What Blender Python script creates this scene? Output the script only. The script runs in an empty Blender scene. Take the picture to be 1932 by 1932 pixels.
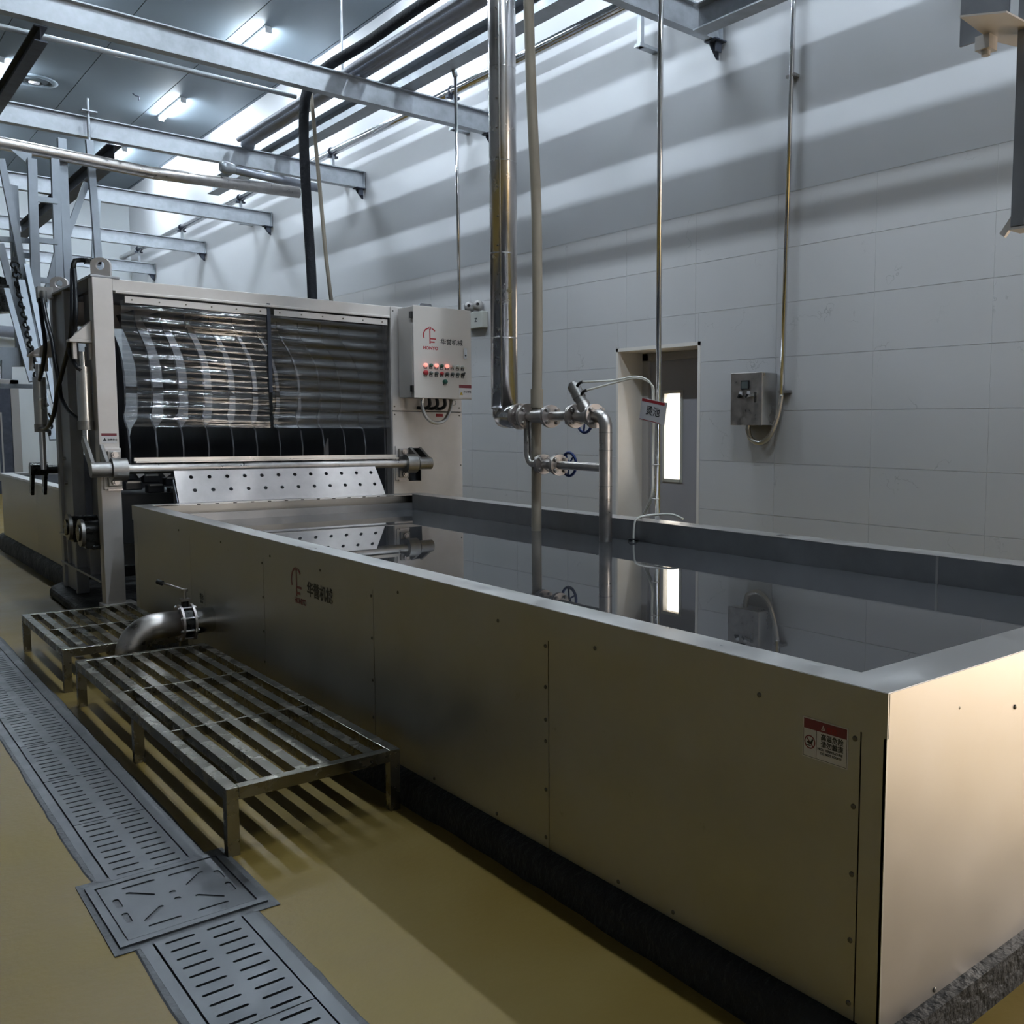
import bpy, math, random
from mathutils import Vector, Matrix
random.seed(7)
S = bpy.context.scene
COL = S.collection
V = Vector
# ---------------------------------------------------------------- camera
a, b, c = (math.radians(t) for t in (43.1, -5.02, -0.49))
fwd = V((math.sin(a)*math.cos(b), math.cos(a)*math.cos(b), math.sin(b)))
rgt = V((math.cos(a), -math.sin(a), 0)); dwn = -rgt.cross(fwd)
camR = rgt*math.cos(c) + dwn*math.sin(c); camD = -rgt*math.sin(c) + dwn*math.cos(c)
cd = bpy.data.cameras.new('camera'); cam = bpy.data.objects.new('camera', cd); COL.objects.link(cam)
cd.sensor_width = 36; cd.lens = 1783/1932*36; cd.shift_x = -322/1932; cd.clip_end = 200; cd.clip_start = .05
mw = Matrix.Identity(4)
for i in range(3):
    mw[i][0] = camR[i]; mw[i][1] = -camD[i]; mw[i][2] = -fwd[i]
mw[0][3], mw[1][3], mw[2][3] = 0, 0, 1.65
cam.matrix_world = mw
S.camera = cam
# ---------------------------------------------------------------- world, sun, exposure
SKY, SUN, LAMP, EXPO = 1.6, 1.8, 44.0, 2.3
w = bpy.data.worlds.new('world'); S.world = w; w.use_nodes = True
bg = w.node_tree.nodes['Background']; bg.inputs[0].default_value = (1.0, .93, .86, 1); bg.inputs[1].default_value = SKY
sd = bpy.data.lights.new('sun', 'SUN'); sun = bpy.data.objects.new('sun', sd); COL.objects.link(sun)
sd.energy = SUN; sd.color = (1, .9, .78); sd.angle = math.radians(3)
sun.rotation_euler = V((-.72, .12, -.68)).to_track_quat('-Z', 'Y').to_euler(); sun.location = (20, -3, 20)
S.view_settings.view_transform = 'Standard'; S.view_settings.look = 'None'; S.view_settings.gamma = 1
S.view_settings.exposure = EXPO; S.view_settings.use_curve_mapping = False
S.cycles.max_bounces = 10; S.cycles.transparent_max_bounces = 24; S.cycles.caustics_reflective = False; S.cycles.caustics_refractive = False
S.cycles.sample_clamp_indirect = 6

# ---------------------------------------------------------------- materials
def nd(nt, t, **k):
    n = nt.nodes.new(t)
    for kk, v in k.items():
        if kk in n.inputs: n.inputs[kk].default_value = v
        else: setattr(n, kk, v)
    return n
def pm(name, col, rough=.5, metal=0., cv=0., cs=4., rv=0., bump=0., bs=50., stretch=(1, 1, 1), col2=None, trans=0., ior=1.45, alpha=1., coat=0., spots=None, spec=.5, emit=None, estr=0., aniso=0., det=4.):
    m = bpy.data.materials.new(name); m.use_nodes = True; nt = m.node_tree; P = nt.nodes['Principled BSDF']; L = nt.links.new
    P.inputs['Base Color'].default_value = (*col, 1); P.inputs['Roughness'].default_value = rough; P.inputs['Metallic'].default_value = metal
    P.inputs['Transmission Weight'].default_value = trans; P.inputs['IOR'].default_value = ior; P.inputs['Alpha'].default_value = alpha
    P.inputs['Coat Weight'].default_value = coat; P.inputs['Specular IOR Level'].default_value = spec
    if aniso: P.inputs['Anisotropic'].default_value = aniso
    if emit: P.inputs['Emission Color'].default_value = (*emit, 1); P.inputs['Emission Strength'].default_value = estr
    if cv or rv or bump or col2 or spots:
        g = nd(nt, 'ShaderNodeNewGeometry'); mp = nd(nt, 'ShaderNodeMapping'); mp.inputs['Scale'].default_value = stretch
        L(g.outputs['Position'], mp.inputs['Vector'])
        n = nd(nt, 'ShaderNodeTexNoise', Scale=cs, Detail=det, Roughness=.6); L(mp.outputs[0], n.inputs['Vector'])
        c2 = col2 or tuple(min(1, x*(1+cv)) for x in col); c1 = col if col2 else tuple(x*(1-cv) for x in col)
        cr = nd(nt, 'ShaderNodeValToRGB'); cr.color_ramp.elements[0].position = .32; cr.color_ramp.elements[1].position = .68
        cr.color_ramp.elements[0].color = (*c1, 1); cr.color_ramp.elements[1].color = (*c2, 1)
        L(n.outputs['Fac'], cr.inputs[0]); out = cr.outputs[0]
        if spots:
            scol, sscale, sthr, samt = spots
            n3 = nd(nt, 'ShaderNodeTexNoise', Scale=sscale, Detail=6., Roughness=.7); L(g.outputs['Position'], n3.inputs['Vector'])
            r3 = nd(nt, 'ShaderNodeMapRange'); r3.inputs['From Min'].default_value = sthr; r3.inputs['From Max'].default_value = sthr+.08; r3.inputs['To Max'].default_value = samt
            L(n3.outputs['Fac'], r3.inputs['Value'])
            mx = nd(nt, 'ShaderNodeMix', data_type='RGBA'); L(r3.outputs[0], mx.inputs['Factor']); L(out, mx.inputs[6]); mx.inputs[7].default_value = (*scol, 1); out = mx.outputs[2]
        L(out, P.inputs['Base Color'])
        if rv:
            mr = nd(nt, 'ShaderNodeMapRange'); mr.inputs['To Min'].default_value = max(0, rough-rv); mr.inputs['To Max'].default_value = min(1, rough+rv)
            mr.inputs['From Min'].default_value = .3; mr.inputs['From Max'].default_value = .7
            L(n.outputs['Fac'], mr.inputs['Value']); L(mr.outputs[0], P.inputs['Roughness'])
        if bump:
            n2 = nd(nt, 'ShaderNodeTexNoise', Scale=bs, Detail=3.); L(mp.outputs[0], n2.inputs['Vector'])
            bp = nd(nt, 'ShaderNodeBump', Strength=bump, Distance=.02); L(n2.outputs['Fac'], bp.inputs['Height']); L(bp.outputs[0], P.inputs['Normal'])
    return m
def em(name, col, s):
    m = bpy.data.materials.new(name); m.use_nodes = True; nt = m.node_tree; nt.nodes.clear()
    e = nd(nt, 'ShaderNodeEmission', Strength=s); e.inputs[0].default_value = (*col, 1); o = nd(nt, 'ShaderNodeOutputMaterial'); nt.links.new(e.outputs[0], o.inputs[0]); return m
MT = {}
MT['sheet'] = pm('stainless_sheet', (.52, .51, .49), .42, 1., cv=.06, cs=3., rv=.07, bump=.05, bs=2.2, spots=((.25, .22, .17), 9., .66, .35))
MT['sheet_end'] = pm('stainless_sheet_end', (.47, .435, .40), .42, 1., cv=.05, cs=3., rv=.06, bump=.04, bs=3., spots=((.36, .30, .25), 14., .68, .35))
MT['rim'] = pm('stainless_rim', (.62, .61, .60), .34, 1., cv=.06, cs=6., rv=.08, spots=((.4, .38, .36), 22., .66, .3))
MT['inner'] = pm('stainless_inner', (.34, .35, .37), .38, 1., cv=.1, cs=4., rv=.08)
MT['frame'] = pm('machine_steel_lit', (.70, .66, .64), .48, .4, cv=.06, cs=4., rv=.06, bump=.03, bs=8., spots=((.38, .36, .34), 20., .68, .4))  # front steel, daylight on it put into a brighter, warmer colour
MT['frame_shaded'] = pm('machine_steel_shaded', (.36, .37, .40), .45, .8, cv=.08, cs=5., rv=.08)  # same machine steel, shade of side and rear parts put into the colour
MT['galv'] = pm('galvanised_steel', (.44, .47, .51), .42, .55, cv=.14, cs=9., rv=.1, spots=((.42, .44, .48), 5., .6, .5), det=6.)
MT['galv_far'] = pm('galvanised_tube', (.36, .40, .45), .45, .5, cv=.08, cs=7., rv=.06)
MT['rail'] = pm('dark_rail_steel', (.07, .08, .11), .55, .3, cv=.2, cs=8.)
MT['chrome'] = pm('polished_stainless', (.74, .73, .73), .13, 1., cv=.03, cs=8., rv=.05, bump=.015, bs=14.)
MT['jacket'] = pm('insulation_jacket', (.72, .70, .70), .24, 1., cv=.03, cs=8., rv=.05, bump=.02, bs=9.)
MT['pipe'] = pm('dull_stainless_pipe', (.50, .47, .45), .36, 1., cv=.12, cs=14., rv=.1)
MT['pipe_grey'] = pm('grey_pipe', (.33, .35, .40), .38, .6, cv=.08, cs=6.)
MT['pvc'] = pm('beige_pipe_plastic', (.33, .29, .235), .45, 0., cv=.05, cs=5.)
MT['foam'] = pm('black_pipe_foam', (.012, .014, .020), .75, 0., bump=.5, bs=30., cv=.2)
MT['rubber'] = pm('black_rubber', (.011, .012, .016), .42)
MT['blackp'] = pm('black_plastic', (.013, .013, .014), .4)
MT['cast'] = pm('cast_steel', (.34, .33, .32), .42, .9, cv=.15, cs=16., rv=.1)
MT['oily'] = pm('oily_cast_steel', (.035, .036, .036), .3, .6, cv=.4, cs=20., rv=.15)
MT['flange'] = pm('flange_steel', (.60, .55, .53), .36, .95, cv=.05, cs=12.)
MT['bolt'] = pm('bolt_steel', (.42, .40, .39), .35, 1.)
MT['screw'] = pm('screw_steel', (.16, .15, .13), .4, .8)
MT['curb'] = pm('black_curb', (.012, .012, .012), .62, 0., cv=.3, cs=7., rv=.12, bump=.9, bs=26., spots=((.10, .10, .10), 12., .70, .35))
MT['floor'] = pm('ochre_epoxy', (.185, .122, .026), .45, 0., spec=.3, rv=.1, cs=1.3, col2=(.225, .160, .045), bump=.05, bs=40., spots=((.115, .078, .028), 3.3, .66, .6), det=8.)
MT['fringe'] = pm('grey_sealant', (.085, .088, .095), .55, 0., cv=.2, cs=9., bump=.3, bs=30.)
MT['drain'] = pm('drain_steel', (.10, .104, .112), .40, .8, cv=.14, cs=7., rv=.12, spots=((.07, .07, .07), 10., .62, .5))
MT['leftwall'] = pm('darkened_left_wall', (.16, .17, .18), .6)  # unseen wall, colour darkened so the tank front reflects less light
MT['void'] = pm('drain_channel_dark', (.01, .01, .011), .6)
MT['grate'] = pm('wet_stainless', (.30, .285, .24), .26, 1., cv=.06, cs=9., rv=.08)
MT['paint'] = pm('white_wall_paint', (.60, .61, .64), .5, 0., cv=.02, cs=.6)
MT['far'] = pm('far_wall_paint', (.72, .76, .79), .45, 0., cv=.02, cs=.6)
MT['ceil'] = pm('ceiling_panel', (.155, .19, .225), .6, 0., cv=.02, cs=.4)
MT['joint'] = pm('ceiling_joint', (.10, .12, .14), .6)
MT['grout'] = pm('tile_grout', (.72, .72, .72), .8)
MT['door'] = pm('grey_door', (.36, .36, .40), .42, 0., cv=.02)
MT['reveal'] = pm('plaster_reveal', (.70, .66, .62), .7, 0., cv=.03, cs=5.)
MT['doorframe'] = pm('door_frame_grey', (.40, .385, .38), .45)
MT['cab'] = pm('cabinet_paint', (.66, .62, .59), .42, 0., cv=.015)
MT['white'] = pm('white_print', (.72, .70, .72), .35)
MT['red'] = pm('red_print', (.42, .035, .045), .4)
MT['maroon'] = pm('maroon_print', (.24, .05, .065), .4)
MT['black'] = pm('black_print', (.02, .02, .022), .45)
MT['yellow'] = pm('yellow_print', (.62, .42, .05), .45)
MT['blue'] = pm('blue_handwheel', (.012, .035, .16), .38)
MT['green'] = pm('green_button', (.02, .11, .085), .35)
MT['greyb'] = pm('grey_button', (.10, .12, .12), .4)
MT['whiteb'] = pm('pale_button', (.5, .5, .46), .35)
MT['redlit'] = pm('lit_red_lamp', (.8, .25, .22), .3, emit=(1, .25, .2), estr=.3)
MT['tube'] = pm('clear_hose', (.70, .70, .66), .2, 0., coat=.5)
MT['tie'] = pm('cable_tie', (.75, .75, .75), .5)
MT['water'] = pm('scald_water', (.05, .051, .055), .012, 0., ior=1.5)
MT['fin'] = pm('shaded_scraper_plate', (.085, .088, .098), .45, .5, cv=.12, cs=8.)  # plate colour holds the shade of the unlit machine interior
MT['inside'] = pm('machine_inside', (.20, .20, .215), .5, .5, cv=.1)
MT['lampglow'] = em('lamp_tube_light', (.80, .91, 1.0), LAMP)
MT['lamphouse'] = pm('lamp_housing', (.7, .72, .74), .4)
MT['ground'] = pm('yard_concrete', (.62, .56, .48), .8, 0., cv=.1, cs=1.)
MT['yard'] = pm('yard_wall', (.75, .70, .62), .8, 0., cv=.05, cs=1.)
# glass
def glassmat(name, tint, rough, mixf):
    m = bpy.data.materials.new(name); m.use_nodes = True; nt = m.node_tree; nt.nodes.clear(); L = nt.links.new
    o = nd(nt, 'ShaderNodeOutputMaterial'); t = nd(nt, 'ShaderNodeBsdfTransparent'); t.inputs[0].default_value = (*tint, 1)
    g = nd(nt, 'ShaderNodeBsdfGlossy', Roughness=rough); g.inputs[0].default_value = (.95, .95, .95, 1)
    lw = nd(nt, 'ShaderNodeLayerWeight', Blend=.5); fr = nd(nt, 'ShaderNodeMath', operation='POWER'); fr.inputs[1].default_value = 4.; L(lw.outputs['Facing'], fr.inputs[0])
    ad = nd(nt, 'ShaderNodeMath', operation='ADD'); ad.inputs[1].default_value = mixf+.04; ad.use_clamp = True
    L(fr.outputs[0], ad.inputs[0]); mx = nd(nt, 'ShaderNodeMixShader'); L(ad.outputs[0], mx.inputs[0]); L(t.outputs[0], mx.inputs[1]); L(g.outputs[0], mx.inputs[2]); L(mx.outputs[0], o.inputs[0])
    return m
MT['glass'] = glassmat('window_glass', (.96, .97, .97), .02, 0.)
def curtainmat(name, tint, milk):
    m = glassmat(name, tint, .06, .07); nt = m.node_tree; L = nt.links.new
    mx = [n for n in nt.nodes if n.type == 'MIX_SHADER'][0]; o = [n for n in nt.nodes if n.type == 'OUTPUT_MATERIAL'][0]
    df = nd(nt, 'ShaderNodeBsdfDiffuse'); df.inputs[0].default_value = (.45, .45, .46, 1)
    m2 = nd(nt, 'ShaderNodeMixShader'); m2.inputs[0].default_value = milk; L(mx.outputs[0], m2.inputs[1]); L(df.outputs[0], m2.inputs[2]); L(m2.outputs[0], o.inputs[0])
    g = nd(nt, 'ShaderNodeNewGeometry'); mp = nd(nt, 'ShaderNodeMapping'); mp.inputs['Scale'].default_value = (.5, 1, 7); L(g.outputs['Position'], mp.inputs[0])
    n = nd(nt, 'ShaderNodeTexNoise', Scale=3., Detail=4.); L(mp.outputs[0], n.inputs['Vector']); bp = nd(nt, 'ShaderNodeBump', Strength=.18, Distance=.05); L(n.outputs['Fac'], bp.inputs['Height'])
    gl = [x for x in nt.nodes if x.type == 'BSDF_GLOSSY'][0]; L(bp.outputs[0], gl.inputs['Normal'])
    return m
MT['curtain'] = curtainmat('clear_strip_curtain', (.72, .72, .74), .025)
MT['curtain2'] = curtainmat('dark_strip_curtain', (.36, .36, .39), .035)  # darker see-through tint than the first curtain
# tile: glossy grey with fine dark veins, per-tile random offset
def tilemat():
    m = bpy.data.materials.new('grey_marble_tile'); m.use_nodes = True; nt = m.node_tree; L = nt.links.new; P = nt.nodes['Principled BSDF']
    g = nd(nt, 'ShaderNodeNewGeometry'); oi = nd(nt, 'ShaderNodeObjectInfo'); mu = nd(nt, 'ShaderNodeVectorMath', operation='ADD')
    cb = nd(nt, 'ShaderNodeCombineXYZ'); sc_ = nd(nt, 'ShaderNodeMath', operation='MULTIPLY'); sc_.inputs[1].default_value = 37.
    L(oi.outputs['Random'], sc_.inputs[0]); L(sc_.outputs[0], cb.inputs[0]); L(sc_.outputs[0], cb.inputs[2]); L(g.outputs['Position'], mu.inputs[0]); L(cb.outputs[0], mu.inputs[1])
    n = nd(nt, 'ShaderNodeTexNoise', Scale=1.6, Detail=5.); L(mu.outputs[0], n.inputs['Vector'])
    s = nd(nt, 'ShaderNodeMath', operation='SUBTRACT'); s.inputs[1].default_value = .5; L(n.outputs['Fac'], s.inputs[0]); ab = nd(nt, 'ShaderNodeMath', operation='ABSOLUTE'); L(s.outputs[0], ab.inputs[0])
    r = nd(nt, 'ShaderNodeMapRange'); r.inputs['From Max'].default_value = .0035; r.inputs['To Min'].default_value = 1; r.inputs['To Max'].default_value = 0; L(ab.outputs[0], r.inputs['Value'])
    n2 = nd(nt, 'ShaderNodeTexNoise', Scale=2.3, Detail=2.); L(mu.outputs[0], n2.inputs['Vector']); r2_ = nd(nt, 'ShaderNodeMapRange'); r2_.inputs['From Min'].default_value = .56; r2_.inputs['From Max'].default_value = .66; L(n2.outputs['Fac'], r2_.inputs['Value'])
    ml = nd(nt, 'ShaderNodeMath', operation='MULTIPLY'); L(r.outputs[0], ml.inputs[0]); L(r2_.outputs[0], ml.inputs[1]); m3 = nd(nt, 'ShaderNodeMath', operation='MULTIPLY'); m3.inputs[1].default_value = .6; L(ml.outputs[0], m3.inputs[0])
    mx = nd(nt, 'ShaderNodeMix', data_type='RGBA'); L(m3.outputs[0], mx.inputs['Factor']); mx.inputs[6].default_value = (.56, .555, .565, 1); mx.inputs[7].default_value = (.29, .29, .30, 1)
    L(mx.outputs[2], P.inputs['Base Color']); P.inputs['Roughness'].default_value = .16
    return m
MT['tile'] = tilemat()

# ---------------------------------------------------------------- mesh builder
class MB:
    def __init__(s): s.v = []; s.f = []; s.sm = []
    def face(s, idx, sm=False): s.f.append(tuple(idx)); s.sm.append(sm)
    def box(s, lo, hi):
        x0, y0, z0 = lo; x1, y1, z1 = hi; n = len(s.v)
        s.v += [V(p) for p in ((x0, y0, z0), (x1, y0, z0), (x1, y1, z0), (x0, y1, z0), (x0, y0, z1), (x1, y0, z1), (x1, y1, z1), (x0, y1, z1))]
        for q in ((0, 3, 2, 1), (4, 5, 6, 7), (0, 1, 5, 4), (1, 2, 6, 5), (2, 3, 7, 6), (3, 0, 4, 7)): s.face([n+i for i in q])
        return s
    def bar(s, p0, p1, wd, ht, up=(0, 0, 1)):
        p0, p1 = V(p0), V(p1); d = (p1-p0).normalized(); up = V(up)
        if abs(d.dot(up)) > .99: up = V((0, 1, 0))
        sx = d.cross(up).normalized(); sy = sx.cross(d); n = len(s.v)
        for p in (p0, p1):
            for i, j in ((-1, -1), (1, -1), (1, 1), (-1, 1)): s.v.append(p+sx*(i*wd/2)+sy*(j*ht/2))
        for q in ((0, 1, 2, 3), (7, 6, 5, 4), (0, 4, 5, 1), (1, 5, 6, 2), (2, 6, 7, 3), (3, 7, 4, 0)): s.face([n+i for i in q])
        return s
    def tube(s, pts, r, seg=14, caps=True, closed=False):
        pts = [V(p) for p in pts]; N = len(pts); rr = r if isinstance(r, (list, tuple)) else [r]*N
        t0 = (pts[1]-pts[0]).normalized(); u = t0.orthogonal().normalized(); n0 = len(s.v); pt = t0
        for i, p in enumerate(pts):
            if closed: t = (pts[(i+1) % N]-pts[i-1]).normalized()
            elif i == 0: t = t0
            elif i == N-1: t = (pts[-1]-pts[-2]).normalized()
            else:
                t = ((pts[i+1]-p).normalized()+(p-pts[i-1]).normalized())
                t = t.normalized() if t.length > 1e-6 else pt
            q = pt.rotation_difference(t); u = q @ u; u = (u-t*u.dot(t)).normalized(); w_ = t.cross(u); pt = t
            for k in range(seg):
                an = 2*math.pi*k/seg; s.v.append(p+(u*math.cos(an)+w_*math.sin(an))*rr[i])
        for i in range(N if closed else N-1):
            for k in range(seg):
                a_ = n0+i*seg+k; b_ = n0+i*seg+(k+1) % seg; j = (i+1) % N; c_ = n0+j*seg+(k+1) % seg; d_ = n0+j*seg+k
                s.face((a_, b_, c_, d_), True)
        if caps and not closed:
            s.face([n0+k for k in range(seg)][::-1]); s.face([n0+(N-1)*seg+k for k in range(seg)])
        return s
    def cyl(s, p0, p1, r, seg=18):
        # separate cap vertices keep the rim crisp
        s.tube([p0, p1], r, seg, caps=False)
        n0 = len(s.v)-2*seg; m = len(s.v); s.v += [v.copy() for v in s.v[n0:n0+2*seg]]
        s.face([m+k for k in range(seg)][::-1]); s.face([m+seg+k for k in range(seg)]); return s
    def prism(s, poly, fr, t):
        o, u, v_ = (V(q) for q in fr); nn = u.cross(v_).normalized(); n = len(s.v); k = len(poly)
        for d in (0, t):
            for (x, y) in poly: s.v.append(o+u*x+v_*y+nn*d)
        s.face([n+i for i in range(k)][::-1]); s.face([n+k+i for i in range(k)])
        for i in range(k): s.face((n+i, n+(i+1) % k, n+k+(i+1) % k, n+k+i))
        return s
    def plate(s, outer, holes, fr, t):
        me = curve_plate(outer, holes, t); s.merge(me, fr); bpy.data.meshes.remove(me); return s
    def merge(s, me, fr):
        o, u, v_ = (V(q) for q in fr); nn = u.cross(v_).normalized(); n = len(s.v)
        s.v += [o+u*q.co.x+v_*q.co.y+nn*q.co.z for q in me.vertices]
        for p in me.polygons: s.face([n+i for i in p.vertices])
        return s
    def ring(s, ctr, ax, R, r, seg=28, sub=8):
        ax = V(ax).normalized(); u = ax.orthogonal().normalized(); w_ = ax.cross(u); ctr = V(ctr)
        s.tube([ctr+(u*math.cos(t)+w_*math.sin(t))*R for t in (2*math.pi*i/seg for i in range(seg))], r, sub, closed=True); return s
    def rev(s, ctr, ax, prof, seg=20):
        ax = V(ax).normalized(); u = ax.orthogonal().normalized(); w_ = ax.cross(u); ctr = V(ctr); n = len(s.v)
        for (r, h) in prof:
            for k in range(seg):
                t = 2*math.pi*k/seg; s.v.append(ctr+ax*h+(u*math.cos(t)+w_*math.sin(t))*r)
        for i in range(len(prof)-1):
            for k in range(seg):
                s.face((n+i*seg+k, n+i*seg+(k+1) % seg, n+(i+1)*seg+(k+1) % seg, n+(i+1)*seg+k), True)
        return s
def curve_plate(outer, holes, t):
    cu = bpy.data.curves.new('c', 'CURVE'); cu.dimensions = '2D'; cu.fill_mode = 'BOTH'; cu.extrude = t/2
    for poly in [outer]+list(holes):
        sp = cu.splines.new('POLY'); sp.points.add(len(poly)-1); sp.use_cyclic_u = True
        for p, (x, y) in zip(sp.points, poly): p.co = (x, y, 0, 1)
    o = bpy.data.objects.new('c', cu); COL.objects.link(o); dg = bpy.context.evaluated_depsgraph_get()
    me = bpy.data.meshes.new_from_object(o.evaluated_get(dg)); bpy.data.objects.remove(o); bpy.data.curves.remove(cu)
    return me
def text_mesh(body, size, bold=0., align='LEFT', depth=.0008):
    cu = bpy.data.curves.new('c', 'FONT'); cu.body = body; cu.size = size; cu.offset = bold*size; cu.align_x = align; cu.extrude = depth/2; cu.resolution_u = 3
    o = bpy.data.objects.new('c', cu); COL.objects.link(o); dg = bpy.context.evaluated_depsgraph_get()
    me = bpy.data.meshes.new_from_object(o.evaluated_get(dg)); bpy.data.objects.remove(o); bpy.data.curves.remove(cu)
    return me
def slot(cx, cy, L_, W_, ang=0., n=4):
    out = []; r = W_/2; h = L_/2-r; ca, sa = math.cos(ang), math.sin(ang)
    for e in (1, -1):
        for i in range(n+1):
            t = -math.pi/2+math.pi*i/n
            x = e*(h+r*math.cos(t)); y = e*r*math.sin(t); out.append((cx+x*ca-y*sa, cy+x*sa+y*ca))
    return out
def circ(cx, cy, r, n=12): return [(cx+r*math.cos(2*math.pi*i/n), cy+r*math.sin(2*math.pi*i/n)) for i in range(n)]
def rect(x0, y0, x1, y1): return [(x0, y0), (x1, y0), (x1, y1), (x0, y1)]
def arc(ctr, e1, e2, R, a0, a1, n=8):
    ctr, e1, e2 = V(ctr), V(e1), V(e2)
    return [ctr+e1*(R*math.cos(a0+(a1-a0)*i/n))+e2*(R*math.sin(a0+(a1-a0)*i/n)) for i in range(n+1)]
def bez(pts, n=10):
    # Catmull-Rom through the points
    P_ = [V(p) for p in pts]; P_ = [P_[0]*2-P_[1]]+P_+[P_[-1]*2-P_[-2]]; out = []
    for i in range(1, len(P_)-2):
        for k in range(n):
            t = k/n; p0, p1, p2, p3 = P_[i-1:i+3]
            out.append(.5*((2*p1)+(p2-p0)*t+(2*p0-5*p1+4*p2-p3)*t*t+(3*p1-p0-3*p2+p3)*t**3))
    out.append(P_[-2]); return out
# ---------------------------------------------------------------- objects
WL = {}   # world location of every object's origin
def tag(o, label=None, cat=None, group=None, kind=None):
    if label: o['label'] = label
    if cat: o['category'] = cat
    if group: o['group'] = group
    if kind: o['kind'] = kind
    return o
def mesh_of(mb, name, off):
    me = bpy.data.meshes.new(name); me.from_pydata([tuple(p-off) for p in mb.v], [], mb.f)
    me.polygons.foreach_set('use_smooth', mb.sm); me.update(); return me
def add(name, mb, mat, parent=None, label=None, cat=None, group=None, kind=None, bevel=0.):
    if parent is None:
        xs = [p.x for p in mb.v]; ys = [p.y for p in mb.v]; zs = [p.z for p in mb.v]
        off = V(((min(xs)+max(xs))/2, (min(ys)+max(ys))/2, min(zs)))
    else: off = WL[parent.name]
    me = mesh_of(mb, name, off); me.materials.append(MT[mat] if isinstance(mat, str) else mat)
    o = bpy.data.objects.new(name, me); COL.objects.link(o); WL[o.name] = off
    if parent is None: o.location = off
    else: o.parent = parent
    if bevel:
        bm_ = o.modifiers.new('bevel', 'BEVEL'); bm_.width = bevel; bm_.segments = 2; bm_.limit_method = 'ANGLE'; bm_.angle_limit = math.radians(40)
    return tag(o, label, cat, group, kind)
def thing(name, loc, label, cat, group=None, kind=None):
    o = bpy.data.objects.new(name, None); COL.objects.link(o); o.location = loc; o.empty_display_size = .1; WL[o.name] = V(loc)
    return tag(o, label, cat, group, kind)
def inst(name, me, parent, loc, rot=None):
    # a piece that shares mesh data; loc in world space
    o = bpy.data.objects.new(name, me); COL.objects.link(o)
    if parent: o.parent = parent; o.location = V(loc)-WL[parent.name]
    else: o.location = loc
    if rot is not None: o.rotation_euler = rot
    WL[o.name] = V(loc); return o
def shared(mb, mat, name='piece'):
    me = mesh_of(mb, name, V((0, 0, 0))); me.materials.append(MT[mat]); return me
FY = lambda x, y, z: ((x, y, z), (1, 0, 0), (0, 0, 1))      # print on a face that looks towards -Y
FX = lambda x, y, z: ((x, y, z), (0, -1, 0), (0, 0, 1))     # print on a face that looks towards -X
FZ = lambda x, y, z: ((x, y, z), (1, 0, 0), (0, 1, 0))
def txt(name, body, size, fr, mat, parent, bold=.0, align='LEFT', label=None):
    mb = MB(); me = text_mesh(body, size, bold, align); mb.merge(me, fr); bpy.data.meshes.remove(me)
    return add(name, mb, mat, parent, label=label)
def logo(fr, h, parent, redm='red'):
    # red key-like emblem: broken circle arc, stem with two prongs and a ring on top, name below
    o, u, v_ = (V(q) for q in fr); mb = MB(); n = u.cross(v_).normalized()*.0006
    def arcband(cx, cy, R, wd, a0, a1, k=18):
        poly = [(cx+(R+wd/2)*math.cos(t), cy+(R+wd/2)*math.sin(t)) for t in (a0+(a1-a0)*i/k for i in range(k+1))]
        poly += [(cx+(R-wd/2)*math.cos(t), cy+(R-wd/2)*math.sin(t)) for t in (a1-(a1-a0)*i/k for i in range(k+1))]
        mb.prism(poly, (o, u, v_), .0008)
    R = h*.42
    arcband(.5*h, .50*h, R, .075*h, math.radians(108), math.radians(205)); arcband(.5*h, .50*h, R, .075*h, math.radians(72), math.radians(38))
    ringp = MB(); arcband(.5*h, .93*h, .075*h, .045*h, 0, 2*math.pi, 20)
    mb.prism(rect(.465*h, 0, .535*h, .86*h), (o, u, v_), .0008)
    mb.prism(rect(.535*h, .27*h, .90*h, .35*h), (o, u, v_), .0008); mb.prism(rect(.535*h, .08*h, .80*h, .16*h), (o, u, v_), .0008)
    return add('emblem', mb, redm, parent, label='red arc and key shaped emblem')
# ================================================================ SETTING
XW = 6.33; ZC = 7.43; XL = -7.5; YB = -7.0; YF = 27.0
# floor: a slab with a hole for the drain channel and sump
fl = MB()
def fbox(x0, y0, x1, y1): fl.box((x0, y0, -.2), (x1, y1, 0))
DX0, DX1 = .705, 1.05      # drain channel
fbox(XL, YB, DX0, YF); fbox(DX1, YB, XW+.5, YF); fl.box((DX0, YB, -.2), (DX1, YF, -.1))
add('floor', fl, 'floor', kind='structure', label='ochre yellow epoxy floor with wet marks')
# ceiling of long steel panels
ce = add('ceiling', MB().box((XL, YB, ZC+.012), (XW+.3, YF, ZC+.2)), 'joint', kind='structure', label='pale grey metal panel ceiling')
x1 = 5.045+1.235
while x1 > XL:
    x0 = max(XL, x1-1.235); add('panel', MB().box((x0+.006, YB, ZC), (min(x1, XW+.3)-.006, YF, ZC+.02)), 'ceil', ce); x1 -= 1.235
add('panel', MB().box((5.045+1.235+.006, YB, ZC), (XW+.3, YF, ZC+.02)), 'ceil', ce)
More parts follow.
